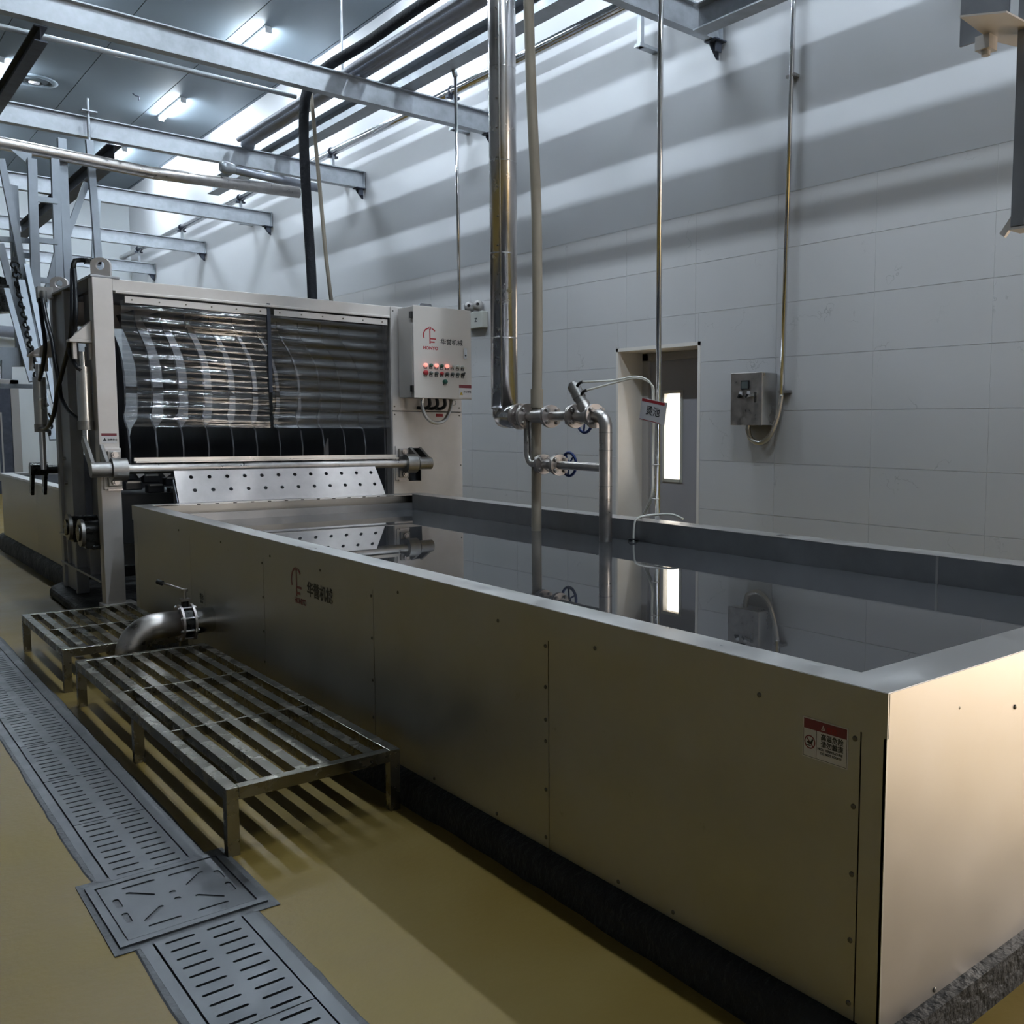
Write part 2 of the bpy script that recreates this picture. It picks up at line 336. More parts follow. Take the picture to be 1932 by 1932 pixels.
# right wall: door recess (door_1) and the yard door opening out of view
DY0, DY1, DZ = 6.565, 7.775, 2.452
OY0, OY1, OZ = -4.6, .6, 3.0
wr = MB(); XB = XW+.45; xw = XW+.003
for (y0, y1, z0, z1) in ((YB, OY0, 0, ZC), (OY0, OY1, OZ, ZC), (OY1, DY0, 0, ZC), (DY0, DY1, DZ, ZC), (DY1, YF, 0, ZC)):
    wr.box((xw, y0, z0), (XB, y1, z1))
wall = add('wall_right', wr, 'grout', kind='structure', label='right wall, grey marble tiles below and white paint above')
up = MB()
for (y0, y1, z0, z1) in ((YB, OY0, 3.684, ZC), (OY0, OY1, 3.684, ZC), (OY1, YF, 3.684, ZC)): up.box((XW+.001, y0, z0), (xw+.004, y1, z1))
add('paint_field', up, 'paint', wall, label='white painted upper wall')
# tiles 1.03 x 0.465
TH, TW = .4653, 1.03; z_top = 3.68; yj = 4.55
tm = shared(MB().box((-.006, 0, 0), (.006, TW-.004, TH-.004)), 'tile', 'tile')
def tile(y0, y1, z0, z1):
    if y1-y0 < .03 or z1-z0 < .03: return
    if abs(y1-y0-TW) < 1e-4 and abs(z1-z0-TH) < 1e-4: inst('tile', tm, wall, (XW+.006, y0+.002, z0+.002))
    else: add('tile', MB().box((XW, y0+.002, z0+.002), (XW+.012, y1-.002, z1-.002)), 'tile', wall)
for i in range(-3, 15):
    y0 = yj+TW*i; y1 = y0+TW
    for k in range(8):
        z1 = z_top-TH*k; z0 = max(0, z1-TH)
        segs = [(y0, y1, z0, z1)]
        for (a0, a1, hz) in ((DY0, DY1, DZ), (OY0, OY1, OZ)):
            ns = []
            for (p, q, zz0, zz1) in segs:
                if q <= a0 or p >= a1 or zz0 >= hz: ns.append((p, q, zz0, zz1)); continue
                if p < a0: ns.append((p, a0, zz0, zz1))
                if q > a1: ns.append((a1, q, zz0, zz1))
                if zz1 > hz: ns.append((max(p, a0), min(q, a1), hz, zz1))
            segs = ns
        for sg in segs: tile(*sg)
add('tile', MB().box((XW, yj+TW*15, 0), (XW+.012, YF, z_top)), 'tile', wall); add('tile', MB().box((XW, YB, 0), (XW+.012, OY0, z_top)).box((XW, OY0, OZ), (XW+.012, yj-TW*3, z_top)), 'tile', wall)   # too far and hidden to tell single tiles
# door_1 : recessed grey door with a narrow window
XD = XW+.36
d1 = thing('door_1', (XW, 7.17, 0), 'grey recessed door with a narrow bright window, behind the tank', 'door', kind='structure'); del d1['category']
rv = MB(); rv.box((XW-.004, DY1-.005, 0), (XB, DY1+.03, DZ+.03)); rv.box((XW-.004, DY0-.03, 0), (XB, DY0+.005, DZ+.03)); rv.box((XW-.004, DY0-.03, DZ-.005), (XB, DY1+.03, DZ+.03))
add('reveal', rv, 'reveal', d1, label='cream plaster reveal')
fr = MB(); fr.box((XD-.03, DY1-.10, 0), (XD+.05, DY1-.005, DZ)); fr.box((XD-.03, DY0+.005, 0), (XD+.05, DY0+.07, DZ)); fr.box((XD-.03, DY0, DZ-.09), (XD+.05, DY1, DZ-.005))
add('door_frame', fr, 'doorframe', d1, bevel=.006)
WY0, WY1, WZ0, WZ1 = 7.175, 7.445, 1.115, 2.03
lf = MB()
for (y0, y1, z0, z1) in ((DY0+.07, WY0, 0, DZ-.09), (WY1, DY1-.105, 0, DZ-.09), (WY0, WY1, 0, WZ0), (WY0, WY1, WZ1, DZ-.09)): lf.box((XD, y0, z0+.01), (XD+.045, y1, z1))
leaf = add('door_leaf', lf, 'door', d1)
wf = MB()
for (y0, y1, z0, z1) in ((WY0-.02, WY0+.012, WZ0-.02, WZ1+.02), (WY1-.012, WY1+.02, WZ0-.02, WZ1+.02), (WY0, WY1, WZ0-.02, WZ0+.012), (WY0, WY1, WZ1-.012, WZ1+.02)): wf.box((XD-.012, y0, z0), (XD+.05, y1, z1))
add('window_trim', wf, 'whiteb', leaf); add('pane', MB().box((XD+.018, WY0, WZ0), (XD+.024, WY1, WZ1)), 'glass', leaf)
add('handle', MB().cyl((XD, 7.60, 1.0), (XD-.012, 7.60, 1.0), .03).tube([(XD, 7.60, 1.0), (XD-.05, 7.60, 1.0), (XD-.055, 7.57, 1.0), (XD-.055, 7.48, .995)], .011, 10), 'chrome', leaf, label='steel lever handle')
add('lock_cylinder', MB().cyl((XD, 7.60, 1.135), (XD-.012, 7.60, 1.135), .028), 'chrome', leaf)
# yard door frame (beside the camera, lets the daylight in)
d3 = thing('door_3', (XW, -1, 0), 'wide open yard door letting daylight in beside the tank end', 'door', kind='structure'); del d3['category']
fr = MB(); fr.box((XW-.01, OY0-.06, 0), (XB, OY0+.02, OZ+.06)); fr.box((XW-.01, OY1-.02, 0), (XB, OY1+.06, OZ+.06)); fr.box((XW-.01, OY0, OZ-.02), (XB, OY1, OZ+.06)); add('door_frame', fr, 'reveal', d3)
# other walls
add('wall_far', MB().box((XL, YF, 0), (XW+.5, YF+.3, ZC)), 'far', kind='structure', label='pale far wall behind the steel tower')
add('wall_left', MB().box((XL-.3, YB, 0), (XL, YF, ZC)), 'leftwall', kind='structure', label='left wall out of view')
add('wall_back', MB().box((XL, YB-.3, 0), (XW+.5, YB, ZC)), 'far', kind='structure', label='wall behind the camera')
# far door at the left edge
d2 = thing('door_2', (3.75, YF, 0), 'dark far doorway at the left edge behind the second tank', 'door', kind='structure'); del d2['category']
add('door_frame', MB().box((3.0, YF-.06, 0), (3.08, YF+.01, 2.6)).box((3.70, YF-.06, 0), (3.86, YF+.01, 2.66)).box((3.0, YF-.06, 2.52), (3.86, YF+.01, 2.66)), 'doorframe', d2)
add('door_leaf', MB().box((3.08, YF-.03, 0), (3.70, YF+.005, 2.52)), 'rail', d2)
for x in (3.40, 3.48): add('slat', MB().box((x, YF-.05, .5), (x+.03, YF-.03, 1.9)), 'doorframe', d2)
# yard outside
add('floor_outside', MB().box((XB, YB-20, -.3), (40, 45, -.02)), 'ground', kind='structure', label='pale concrete yard outside the door')
yd = add('wall_outside', MB().box((15, 9, -.02), (16, 30, 3.4)), 'yard', kind='structure', label='pale yard wall seen through the door window')
# kerbs under tanks and machine
def kerb(name, x0, x1, y0, y1, h, lab, seedv):
    rnd = random.Random(seedv); mb = MB(); n = int((y1-y0)/.12); pr = []
    # wobbly front edge, slightly battered
    ys = [y0+(y1-y0)*i/n for i in range(n+1)]
    off = [rnd.uniform(-.005, .005)+.008*math.sin(y*2.3+seedv) for y in ys]
    base = len(mb.v)
    for y, o in zip(ys, off):
        mb.v += [V((x0-.045+o, y, 0)), V((x0-.03+o*.6, y, h*.8)), V((x0+.02, y, h)), V((x1, y, h)), V((x1, y, 0))]
    for i in range(n):
        for k in range(4):
            q = base+i*5+k; mb.face((q, q+5, q+6, q+1), True)
    mb.face([base+k for k in range(5)]); mb.face([base+n*5+k for k in range(5)][::-1])
    return add(name, mb, 'curb', kind='structure', label=lab)
kerb('trim_1', 1.90, 4.46, 1.27, 8.60, .122, 'rough black kerb under the near scalding tank', 1)
kerb('trim_2', 1.92, 4.5, 11.0, 15.4, .19, 'rough black kerb under the second tank', 2)
pl = MB(); poly = [(1.72, 10.75), (1.68, 10.6), (1.66, 9.3), (1.72, 8.75), (5.2, 8.75), (5.2, 10.9), (1.80, 10.9)]
pl.prism(poly, FZ(0, 0, 0), .10); add('trim_3', pl, 'curb', kind='structure', label='black plinth under the dehairing machine', bevel=.03)
# grey sealant strip beside the drain
fs = MB(); rnd = random.Random(3)
def fringe(xa, side):
    n = 150; base = len(fs.v)
    for i in range(n+1):
        y = -1+14*i/n; o = rnd.uniform(-.003, .003)+.004*math.sin(y*3.1)
        if abs(y-3.54) < .28: o += .0
        fs.v += [V((xa, y, .0005)), V((xa, y, .0035)), V((xa+side*(.026+o), y, .0035)), V((xa+side*(.031+o), y, .0005))]
    for i in range(n):
        for k in range(3):
            q = base+i*4+k; fs.face((q, q+1, q+5, q+4) if side > 0 else (q, q+4, q+5, q+1))
fringe(DX1-.012, 1); fringe(DX0+.012, -1)
fs.prism([(.635, 3.24), (1.135, 3.23), (1.13, 3.83), (.64, 3.84)], FZ(0, 0, .0008), .0032)
add('trim_4', fs, 'fringe', kind='structure', label='grey sealant edging along the floor drain')

# ================================================================ FLOOR DRAIN
gx0, gx1 = .745, 1.005
dr = thing('drain_channel', ((DX0+DX1)/2, 5, -.1), 'steel floor drain channel along the grate platforms', 'drain')
ch = MB(); 
for (y0, y1) in ((-1.5, 3.30), (3.78, 14)):
    for (p, q) in ((DX0, gx0-.006), (gx1+.006, DX1)): ch.box((p, y0, -.095), (q, y1, .004))
add('rim', ch, 'drain', dr); add('channel_bed', MB().box((gx0-.006, -1.5, -.099), (gx1+.006, 14, -.085)), 'void', dr)
PL = .64; slots_pos = [(-.035*0, 0)]
hol = []
for k in range(10):
    y = -.284+.063*k
    for cx in (-.062, .062): hol.append(slot(cx, y, .088, .0125))
gm = curve_plate(rect(-(gx1-gx0)/2, -PL/2+.003, (gx1-gx0)/2, PL/2-.003), hol, .008); gm.materials.append(MT['drain'])
ords = ['first', 'second', 'third', 'fourth', 'fifth', 'sixth', 'seventh', 'eighth', 'ninth', 'tenth']
for i in range(10):
    o = inst('drain_grate', gm, None, ((gx0+gx1)/2, 3.80+PL/2+PL*i, .001)); tag(o, f'slotted steel drain grate, {ords[i]} one beyond the square sump cover', 'drain grate', 'slotted grates along the floor drain')
for i in range(3):
    o = inst('drain_grate', gm, None, ((gx0+gx1)/2, 3.25-PL/2-PL*i, .001)); tag(o, ['slotted steel drain grate just on the near side of the square sump cover', 'slotted steel drain grate cut by the bottom edge of the photo', 'slotted steel drain grate nearest the camera'][i], 'drain grate', 'slotted grates along the floor drain')
# sump cover
sc = thing('sump_cover', (.883, 3.535, 0), 'square steel sump cover with radiating slots', 'drain cover')
cx, cy = .883, 3.53; hx, hy = .195, .222
add('frame', MB().plate(rect(-.225, -.258, .225, .258), [rect(-hx-.006, -hy-.006, hx+.006, hy+.006)], FZ(cx, cy, .006), .01), 'drain', sc)
H = []
for sx in (-1, 1):
    H.append(slot(sx*.075, .17, .105, .016)); H.append(slot(sx*.075, -.17, .10, .012))
    for sy in (-1, 1): H.append(slot(sx*.163, sy*.062, .082, .02, math.pi/2)); H.append(slot(sx*.088, sy*.088, .105, .016, sx*sy*math.radians(48)))
H += [circ(.0, .03, .011), circ(0, -.03, .011)]
add('lid', MB().plate(rect(-hx, -hy, hx, hy), H, FZ(cx, cy, .004), .009), 'drain', sc); add('pit', MB().box((cx-.22, cy-.25, -.09), (cx+.22, cy+.25, -.07)), 'void', sc)

# ================================================================ GRATE PLATFORMS
def platform(y0, y1, bays, legs_y, label):
    x0, x1, zt, wd, ht = 1.12, 1.825, .27, .045, .05
    t = thing('grate_platform', ((x0+x1)/2, (y0+y1)/2, 0), label, 'platform', 'stainless step platforms beside the tank')
    def bx(n, lo, hi, **k): return add(n, MB().box(lo, hi), 'grate', t, bevel=.002, **k)
    bx('side_rail', (x0, y0, zt-ht), (x0+wd, y1, zt)); bx('side_rail', (x1-wd, y0, zt-ht), (x1, y1, zt))
    bx('end_rail', (x0+wd, y0, zt-ht), (x1-wd, y0+wd, zt)); bx('end_rail', (x0+wd, y1-wd, zt-ht), (x1-wd, y1, zt))
    pitch = (x1-x0-wd)/7
    cross = [y0+wd+(y1-y0-2*wd)*(i+1)/bays for i in range(bays-1)]
    for yc in cross: bx('cross_bar', (x0+wd, yc-.006, zt-ht), (x1-wd, yc+.006, zt-.001))
    edges = [y0+wd]+cross+[y1-wd]
    for bi in range(bays):
        ya, yb = edges[bi]+.006, edges[bi+1]-.006
        sm_ = shared(MB().box((-wd/2, ya-(ya+yb)/2, -.02), (wd/2, yb-(ya+yb)/2, .02)), 'grate', 'slat')
        for k in range(1, 7): inst('slat', sm_, t, (x0+wd/2+pitch*k, (ya+yb)/2, zt-.022))
    lm_ = shared(MB().box((-.022, -.022, 0), (.022, .022, zt-ht)), 'grate', 'leg')
    for yl in legs_y:
        for xl in (x0+.022, x1-.022): inst('leg', lm_, t, (xl, yl, 0))
    return t
platform(3.72, 6.39, 3, (3.745, 5.11, 6.365), 'long wet stainless grate platform with three bays, beside the tank')
platform(6.74, 8.20, 2, (6.765, 8.175), 'short stainless grate platform beyond the drain valve pipe')

# ================================================================ SCALDING TANK
X0, X1, Y0, Y1, ZB, ZT = 1.918, 4.43, 1.308, 8.455, .122, 1.01
tk = thing('scalding_tank', ((X0+X1)/2, (Y0+Y1)/2, ZB), 'long stainless scalding tank brimming with dark water in the foreground', 'tank')
ZL = .895; t = .006
seams = [Y0+.0, 1.388, 2.75, 4.161, 5.584, 6.98, 8.35, Y1]
for i in range(len(seams)-1):
    add('side_panel', MB().box((X0+.004, seams[i]+.0022, ZB), (X0+.004+t, seams[i+1]-.0022, ZT-.02)), 'sheet', tk)
add('end_panel', MB().box((X0+.004, Y0+.004, ZB), (X1, Y0+.012, ZT-.02)), 'sheet_end', tk)
add('back_panel', MB().box((X1-.012, Y0+.012, ZB), (X1-.004, Y1, ZT-.02)), 'sheet', tk)
add('far_end_panel', MB().box((X0+.012, Y1-.012, ZB), (X1, Y1-.004, ZT-.02)), 'sheet', tk)
RI = dict(x0=2.032, x1=4.26, y0=1.472, y1=8.33)
rim = MB()
rim.plate(rect(X0, Y0, X1, Y1), [rect(RI['x0'], RI['y0'], RI['x1'], RI['y1'])], FZ(0, 0, ZT-.002), .004)
rm = add('rim_top', rim, 'rim', tk)
add('rim_lip', MB().box((X0-.003, Y0-.003, ZL), (X0+.003, Y1, ZT-.001)), 'sheet', rm)
add('rim_lip', MB().box((X0+.003, Y0-.004, ZL), (X1, Y0+.003, ZT-.001)), 'sheet_end', rm); add('rim_lip', MB().box((X1-.003, Y0, ZL), (X1, Y1, ZT-.001)), 'sheet', rm)
inn = MB(); i0 = RI
inn.box((i0['x0']-.006, i0['y0']-.006, .3), (i0['x0'], i0['y1'], ZT-.003)); inn.box((i0['x1'], i0['y0']-.006, .3), (i0['x1']+.006, i0['y1'], ZT-.003))
inn.box((i0['x0'], i0['y0']-.006, .3), (i0['x1'], i0['y0'], ZT-.003)); inn.box((i0['x0'], i0['y1'], .3), (i0['x1'], i0['y1']+.006, .93)); inn.box((i0['x0'], i0['y0'], .3), (i0['x1'], i0['y1'], .31))
add('inner_wall', inn, 'inner', tk)
add('weld_bead', MB().box((RI['x1']-.004, 2.62, .5), (RI['x1']+.001, 2.635, ZT-.003)), 'rim', tk)
ZWT = .865
add('water', MB().box((RI['x0']+.0005, RI['y0']+.0005, .35), (RI['x1']-.0005, RI['y1']-.0005, ZWT)), 'water', label='still dark scalding water mirroring the wall', kind='stuff', cat='water')
scm = MB(); scm.rev((0, 0, 0), (-1, 0, 0), [(.0075, 0), (.0075, .002), (.005, .004), (.0001, .0042)], 10); scm = shared(scm, 'screw', 'screw')
for y in (1.728, 2.47, 3.071, 3.894, 4.75, 5.45, 6.3, 7.2): inst('screw', scm, tk, (X0-.003, y, .916))
for z in (.87, .72, .60, .52, .34, .16): inst('screw', scm, tk, (X0+.004, 2.769, z))
for z in (.871, .693, .513, .336, .165): inst('screw', scm, tk, (X0+.004, 1.406, z))
for z in (.86, .66, .46, .28): inst('screw', scm, tk, (X0+.004, 4.18, z)); inst('screw', scm, tk, (X0+.004, 5.60, z))
for y in (2.082, 2.352, 3.102, 3.6): inst('screw', scm, tk, (X0+.004, y, .145))
for (x, z) in ((2.247, .909), (2.569, .846), (2.18, .137)): inst('screw', scm, tk, (x, Y0+(0 if z > .9 else .004), z), (0, 0, math.pi/2))
# warning sticker on the tank front
st = thing('warning_sticker', (X0+.003, 1.50, .783), 'white and maroon high temperature warning sticker on the tank front', 'sticker')
w0, h0 = .149, .109; fr = FX(X0+.0035, 1.5755, .783)
def onx(x, y, d=0): o, u, v_ = fr; return (V(o)+V(u)*x+V(v_)*y+V((-d, 0, 0)), u, v_)
add('sheet', MB().prism(rect(0, 0, w0, h0), fr, .001), 'white', st); add('header', MB().prism(rect(.004, h0*.72, w0-.004, h0-.004), onx(0, 0, .001), .0005), 'maroon', st)
ln = MB(); ln.prism(rect(.046, .003, .0472, h0*.72), onx(0, 0, .001), .0005)
for r_ in (rect(.003, .003, w0-.003, .0038), rect(.003, .003, .0038, h0*.72), rect(w0-.0038, .003, w0-.003, h0*.72)): ln.prism(r_, onx(0, 0, .001), .0005)
add('border', ln, 'black', st)
pr = MB(); cxp, cyp, Rp = .0245, .043, .0185
pr.plate(circ(cxp, cyp, Rp, 28), [circ(cxp, cyp, Rp-.0032, 28)], onx(0, 0, .0012), .0006)
pr.prism([(cxp-.0135, cyp+.0115), (cxp-.0115, cyp+.0135), (cxp+.0135, cyp-.0115), (cxp+.0115, cyp-.0135)], onx(0, 0, .001), .0006)
add('prohibition_ring', pr, 'maroon', st)
add('hand_symbol', MB().prism([(cxp-.010, cyp-.001), (cxp-.004, cyp+.003), (cxp+.003, cyp+.001), (cxp+.008, cyp+.010), (cxp+.012, cyp+.008), (cxp+.006, cyp-.006), (cxp-.004, cyp-.005)], onx(0, 0, .001), .0006).prism(rect(cxp-.010, cyp-.0105, cxp+.004, cyp-.0085), onx(0, 0, .001), .0006), 'black', st)
txt('lettering', '高温危险', .0185, onx(.061, .059, .0013), 'black', st, .012)
txt('lettering', '请勿触摸', .0185, onx(.061, .040, .0013), 'black', st, .012)
txt('lettering', 'HIGH TEMPERATURE', .0088, onx(.051, .029, .0013), 'black', st, .01); txt('lettering', 'DO NOT TOUCH', .0088, onx(.060, .019, .0013), 'black', st, .01)
hd = MB()
hd.prism([(.062, .084), (.0755, .084), (.069, .0985)], onx(0, 0, .0014), .0004); add('warning_triangle', hd, 'white', st)
add('warning_mark', MB().prism([(.0645, .0856), (.073, .0856), (.069, .0950)], onx(0, 0, .0018), .0004), 'maroon', st); txt('lettering', '!', .010, onx(.0675, .0862, .0022), 'white', st, .02)
txt('lettering', '危险', .017, onx(.080, .083, .0013), 'red', st, .01)
# small label and maker's logo on the tank front
sl = thing('paper_label', (X0+.003, 6.75, .47), 'small cream paper label beside the drain valve', 'label')
add('sheet', MB().prism(rect(0, 0, .125, .105), FX(X0+.0035, 6.81, .45), .001), 'whiteb', sl); txt('lettering', '排水', .045, FX(X0+.0022, 6.795, .49), 'black', sl, .02); txt('lettering', 'DRAIN', .022, FX(X0+.0022, 6.79, .463), 'black', sl, .02)
lg = thing('maker_logo', (X0+.003, 4.9, .70), 'red emblem and black Chinese maker lettering on the tank front', 'logo')
logo(FX(X0+.0035, 5.17, .735), .165, lg, 'maroon'); txt('lettering', 'HONYO', .043, FX(X0+.0028, 5.12, .70), 'maroon', lg, .03); txt('lettering', '华誉机械', .082, FX(X0+.0028, 4.945, .765), 'black', lg, .02)
# ================================================================ SECOND TANK (beyond the machine)
t2 = thing('second_tank', (3.1, 13.1, .19), 'second stainless tank beyond the machine at the left edge', 'tank')
add('side_panel', MB().box((1.93, 11.1, .19), (1.94, 12.72, .93)), 'sheet', t2); add('side_panel', MB().box((1.93, 12.725, .19), (1.94, 15.15, .93)), 'sheet', t2)
add('end_panel', MB().box((1.94, 11.1, .19), (4.4, 11.11, .93)), 'sheet', t2); add('far_end_panel', MB().box((1.94, 15.14, .19), (4.4, 15.15, .93)), 'sheet', t2); add('back_panel', MB().box((4.39, 11.1, .19), (4.4, 15.15, .93)), 'sheet', t2)
r_ = MB(); r_.plate(rect(1.915, 11.09, 4.42, 15.17), [rect(2.04, 11.22, 4.25, 15.03)], FZ(0, 0, .985), .03); add('rim_top', r_, 'rim', t2); add('rim_lip', MB().box((1.915, 11.09, .90), (1.92, 15.17, .975)), 'sheet', t2)
add('inner_wall', MB().box((4.25, 11.22, .4), (4.26, 15.03, .97)).box((2.04, 15.03, .4), (4.25, 15.04, .97)).box((2.04, 11.22, .4), (4.25, 15.03, .41)), 'inner', t2)
# ================================================================ DRAIN VALVE PIPE
dv = thing('drain_valve_pipe', (1.7, 6.42, 0), 'stainless drain pipe with butterfly valve between the two platforms', 'pipe')
yv, zv, rv_ = 6.55, .385, .082
add('stub_pipe', MB().cyl((1.935, yv, zv), (1.80, yv, zv), rv_, 24), 'chrome', dv)
for xx in (1.805, 1.735): add('flange', MB().cyl((xx, yv, zv), (xx-.014, yv, zv), .118, 28), 'flange', dv)
add('valve_body', MB().cyl((1.79, yv, zv), (1.735, yv, zv), .098, 26).cyl((1.762, yv, zv+.09), (1.762, yv, zv+.145), .022), 'oily', dv)
stem = add('valve_top', MB().box((1.735, yv-.03, zv+.14), (1.79, yv+.03, zv+.155)).cyl((1.762, yv, zv+.155), (1.762, yv, zv+.205), .010).cyl((1.762, yv, zv+.200), (1.762, yv, zv+.218), .02), 'bolt', dv)
hb = add('handle', MB().tube([(1.762, yv, zv+.212), (1.70, yv+.10, zv+.235), (1.66, yv+.16, zv+.25)], .008, 8), 'bolt', dv); add('grip', MB().cyl((1.672, yv+.142, zv+.2455), (1.652, yv+.172, zv+.2535), .016), 'blackp', hb)
bm_ = shared(MB().cyl((-.055, 0, 0), (.055, 0, 0), .008, 8).cyl((-.05, 0, 0), (-.036, 0, 0), .014, 6).cyl((.036, 0, 0), (.05, 0, 0), .014, 6), 'bolt', 'bolt')
for k in range(8):
    an = math.pi/8+k*math.pi/4; inst('bolt', bm_, dv, (1.763, yv+.105*math.cos(an), zv+.105*math.sin(an)))
el = [V((1.722, yv, zv)), V((1.60, yv, zv))]+arc((1.60, yv, zv-.16), (0, 0, 1), (-1, 0, 0), .16, 0, math.radians(90), 8)[1:]+[V((1.44, yv, .10))]
add('elbow', MB().tube(el, rv_, 22), 'pipe', dv)
# ================================================================ DEHAIRING MACHINE
YM = 8.9; YK = 10.65
mc = thing('dehairing_machine', (3.2, 9.6, .1), 'large steel dehairing machine with scraper plates behind clear curtains', 'machine')
def mbx(n, lo, hi, m='frame', p=None, bev=.004, **k): return add(n, MB().box(lo, hi), m, p or mc, bevel=bev, **k)
mbx('post', (1.80, YM, .16), (1.945, YM+.14, 2.83)); mbx('foot_plate', (1.78, YM-.02, .10), (2.02, YM+.16, .16))
mbx('post', (1.80, YK-.10, .10), (1.945, YK, 2.86), 'frame_shaded')
mbx('post_channel', (1.80, 10.02, .10), (1.90, 10.08, 2.86), 'frame_shaded'); mbx('post_channel', (1.825, 10.08, .10), (1.85, YK-.10, 2.86), 'frame_shaded')
mbx('side_panel', (1.955, YM+.14, 2.35), (1.97, 10.02, 2.80), 'frame_shaded'); mbx('side_panel', (1.945, YM+.14, 1.92), (1.96, 10.02, 2.345), 'frame_shaded'); mbx('side_panel', (1.95, YM+.14, .63), (1.965, 10.02, 1.915), 'frame_shaded')
mbx('top_plate', (1.79, YM, 2.83), (2.0, YK, 2.85), 'frame_shaded')
sg = MB(); 
for (y0, y1) in ((8.93, 8.95), (9.42, 9.44), (9.98, 10.0), (10.35, 10.37)): sg.box((1.80, y0, .345), (1.90, y1, .60))
add('stiffener', sg, 'frame_shaded', mc); mbx('cross_beam_flange', (1.79, YM+.13, .60), (1.93, YK, .62), 'frame_shaded', bev=.002); mbx('cross_beam_flange', (1.79, YM+.13, .325), (1.93, YK, .345), 'frame_shaded', bev=.002); mbx('cross_beam_web', (1.88, YM+.13, .345), (1.895, YK, .60), 'frame_shaded', bev=0)
mbx('top_beam', (1.945, YM+.005, 2.735), (4.35, YM+.15, 2.83)); mbx('top_beam_ledge', (1.96, YM-.015, 2.715), (4.34, YM+.02, 2.737)); mbx('roof', (1.95, YM+.1, 2.80), (5.12, YK, 2.82), 'inside', bev=0)
# right column with cut-out for the bearing
c_ = MB(); c_.plate(rect(4.355, .12, 5.13, 1.80), [rect(4.51, 1.10, 4.655, 1.435)], FY(0, YM+.006, 0), .012); add('column_panel', c_, 'frame', mc)
mbx('column_panel', (4.355, YM, 1.808), (5.13, YM+.012, 2.835)); mbx('column_side', (5.118, YM+.012, .12), (5.13, YK, 2.835), 'frame_shaded'); mbx('column_side', (4.35, YM+.012, .12), (4.362, YM+.14, 2.835), 'frame'); mbx('column_back', (4.36, YM+.2, .12), (5.118, YM+.21, 2.8), 'inside', bev=0)
for (x, z) in ((4.375, 2.79), (4.375, 1.85), (5.10, 1.85), (4.375, 1.77), (5.10, 1.77), (5.11, 1.25)): add('screw', MB().cyl((x, YM, z), (x, YM-.004, z), .008, 8), 'screw', mc)
mbx('back_panel', (1.95, YK-.02, .63), (4.36, YK, 1.35), 'inside', bev=0); mbx('back_beam', (1.95, YK-.1, 1.955), (4.36, YK, 2.02), 'inside', bev=0); mbx('back_top_beam', (1.95, YK-.1, 2.58), (4.36, YK, 2.80), 'frame', bev=0); mbx('inner_side', (4.33, YM+.14, .63), (4.345, YK, 2.8), 'inside', bev=0)
def curtain(name, x0, x1, z0, z1, y, m, seedv, amp=.006):
    rnd = random.Random(seedv); nz = 60; nx = 14; mb = MB(); ph = rnd.uniform(0, 6)
    for j in range(nz+1):
        z = z0+(z1-z0)*j/nz
        for i in range(nx+1):
            u = i/nx; x = x0+(x1-x0)*u
            d = amp*math.sin(z*62+ph+.5*math.sin(3*u+z*2))+amp*.5*math.sin(z*23+ph)
            d += -.05*(1-(z-z0)/(z1-z0))**2+.04*math.sin((z-z0)/(z1-z0)*4+1)*.4
            mb.v.append(V((x, y+d, z)))
    for j in range(nz):
        for i in range(nx):
            q = j*(nx+1)+i; mb.face((q, q+1, q+nx+2, q+nx+1), True)
    return add(name, mb, m, mc, label='clear ribbed plastic curtain')
for (x0, x1, sdv, m) in ((2.0, 3.165, 1, 'curtain'), (3.195, 4.32, 2, 'curtain2')):
    cu_ = curtain('curtain', x0, x1, 1.63, 2.665, YM+.03, m, sdv)
    add('clamp_strip', MB().box((x0+.03, YM-.004, 2.645), (x1-.005, YM+.008, 2.70)), 'frame', cu_)
    for k in range(6):
        xx = x0+.08+(x1-x0-.14)*k/5; add('screw', MB().cyl((xx, YM-.004, 2.672), (xx, YM-.009, 2.672), .007, 8), 'screw', cu_)
add('curtain_divider', MB().box((3.165, YM+.0, 1.95), (3.195, YM+.03, 2.75)), 'rail', mc)
curtain('curtain', 2.0, 4.33, 1.38, 1.95, YK-.03, 'curtain', 5); curtain('curtain', 2.0, 4.33, 2.02, 2.6, YK-.03, 'curtain', 6)
# scraper plates: S-shaped, interior shade in their colour, square to the shaft
prof_f = [(1.31, 8.97), (1.45, 8.96), (1.60, 9.0), (1.66, 9.08), (1.74, 9.13), (1.82, 9.06), (1.95, 9.04), (2.1, 9.07), (2.2, 9.12), (2.3, 9.20), (2.4, 9.33), (2.48, 9.45), (2.58, 9.54), (2.66, 9.55)]
prof_b = [(2.66, 10.15), (2.55, 9.98), (2.45, 9.83), (2.3, 9.64), (2.15, 9.53), (1.95, 9.49), (1.80, 9.50), (1.70, 9.55), (1.62, 9.75), (1.5, 9.88), (1.31, 9.9)]
poly = [(y, z) for (z, y) in prof_f]+[(y, z) for (z, y) in prof_b]
fm = shared(MB().prism([(y-9.3, z) for (y, z) in poly], ((0, 0, 0), (0, 1, 0), (0, 0, 1)), .012), 'fin', 'scraper_plate')
for k in range(11): inst('scraper_plate', fm, mc, (2.03+.206*k, 9.3, 0))
add('scraper_shaft', MB().cyl((1.96, 10.2, 1.45), (4.34, 10.2, 1.45), .06, 18), 'inside', mc)
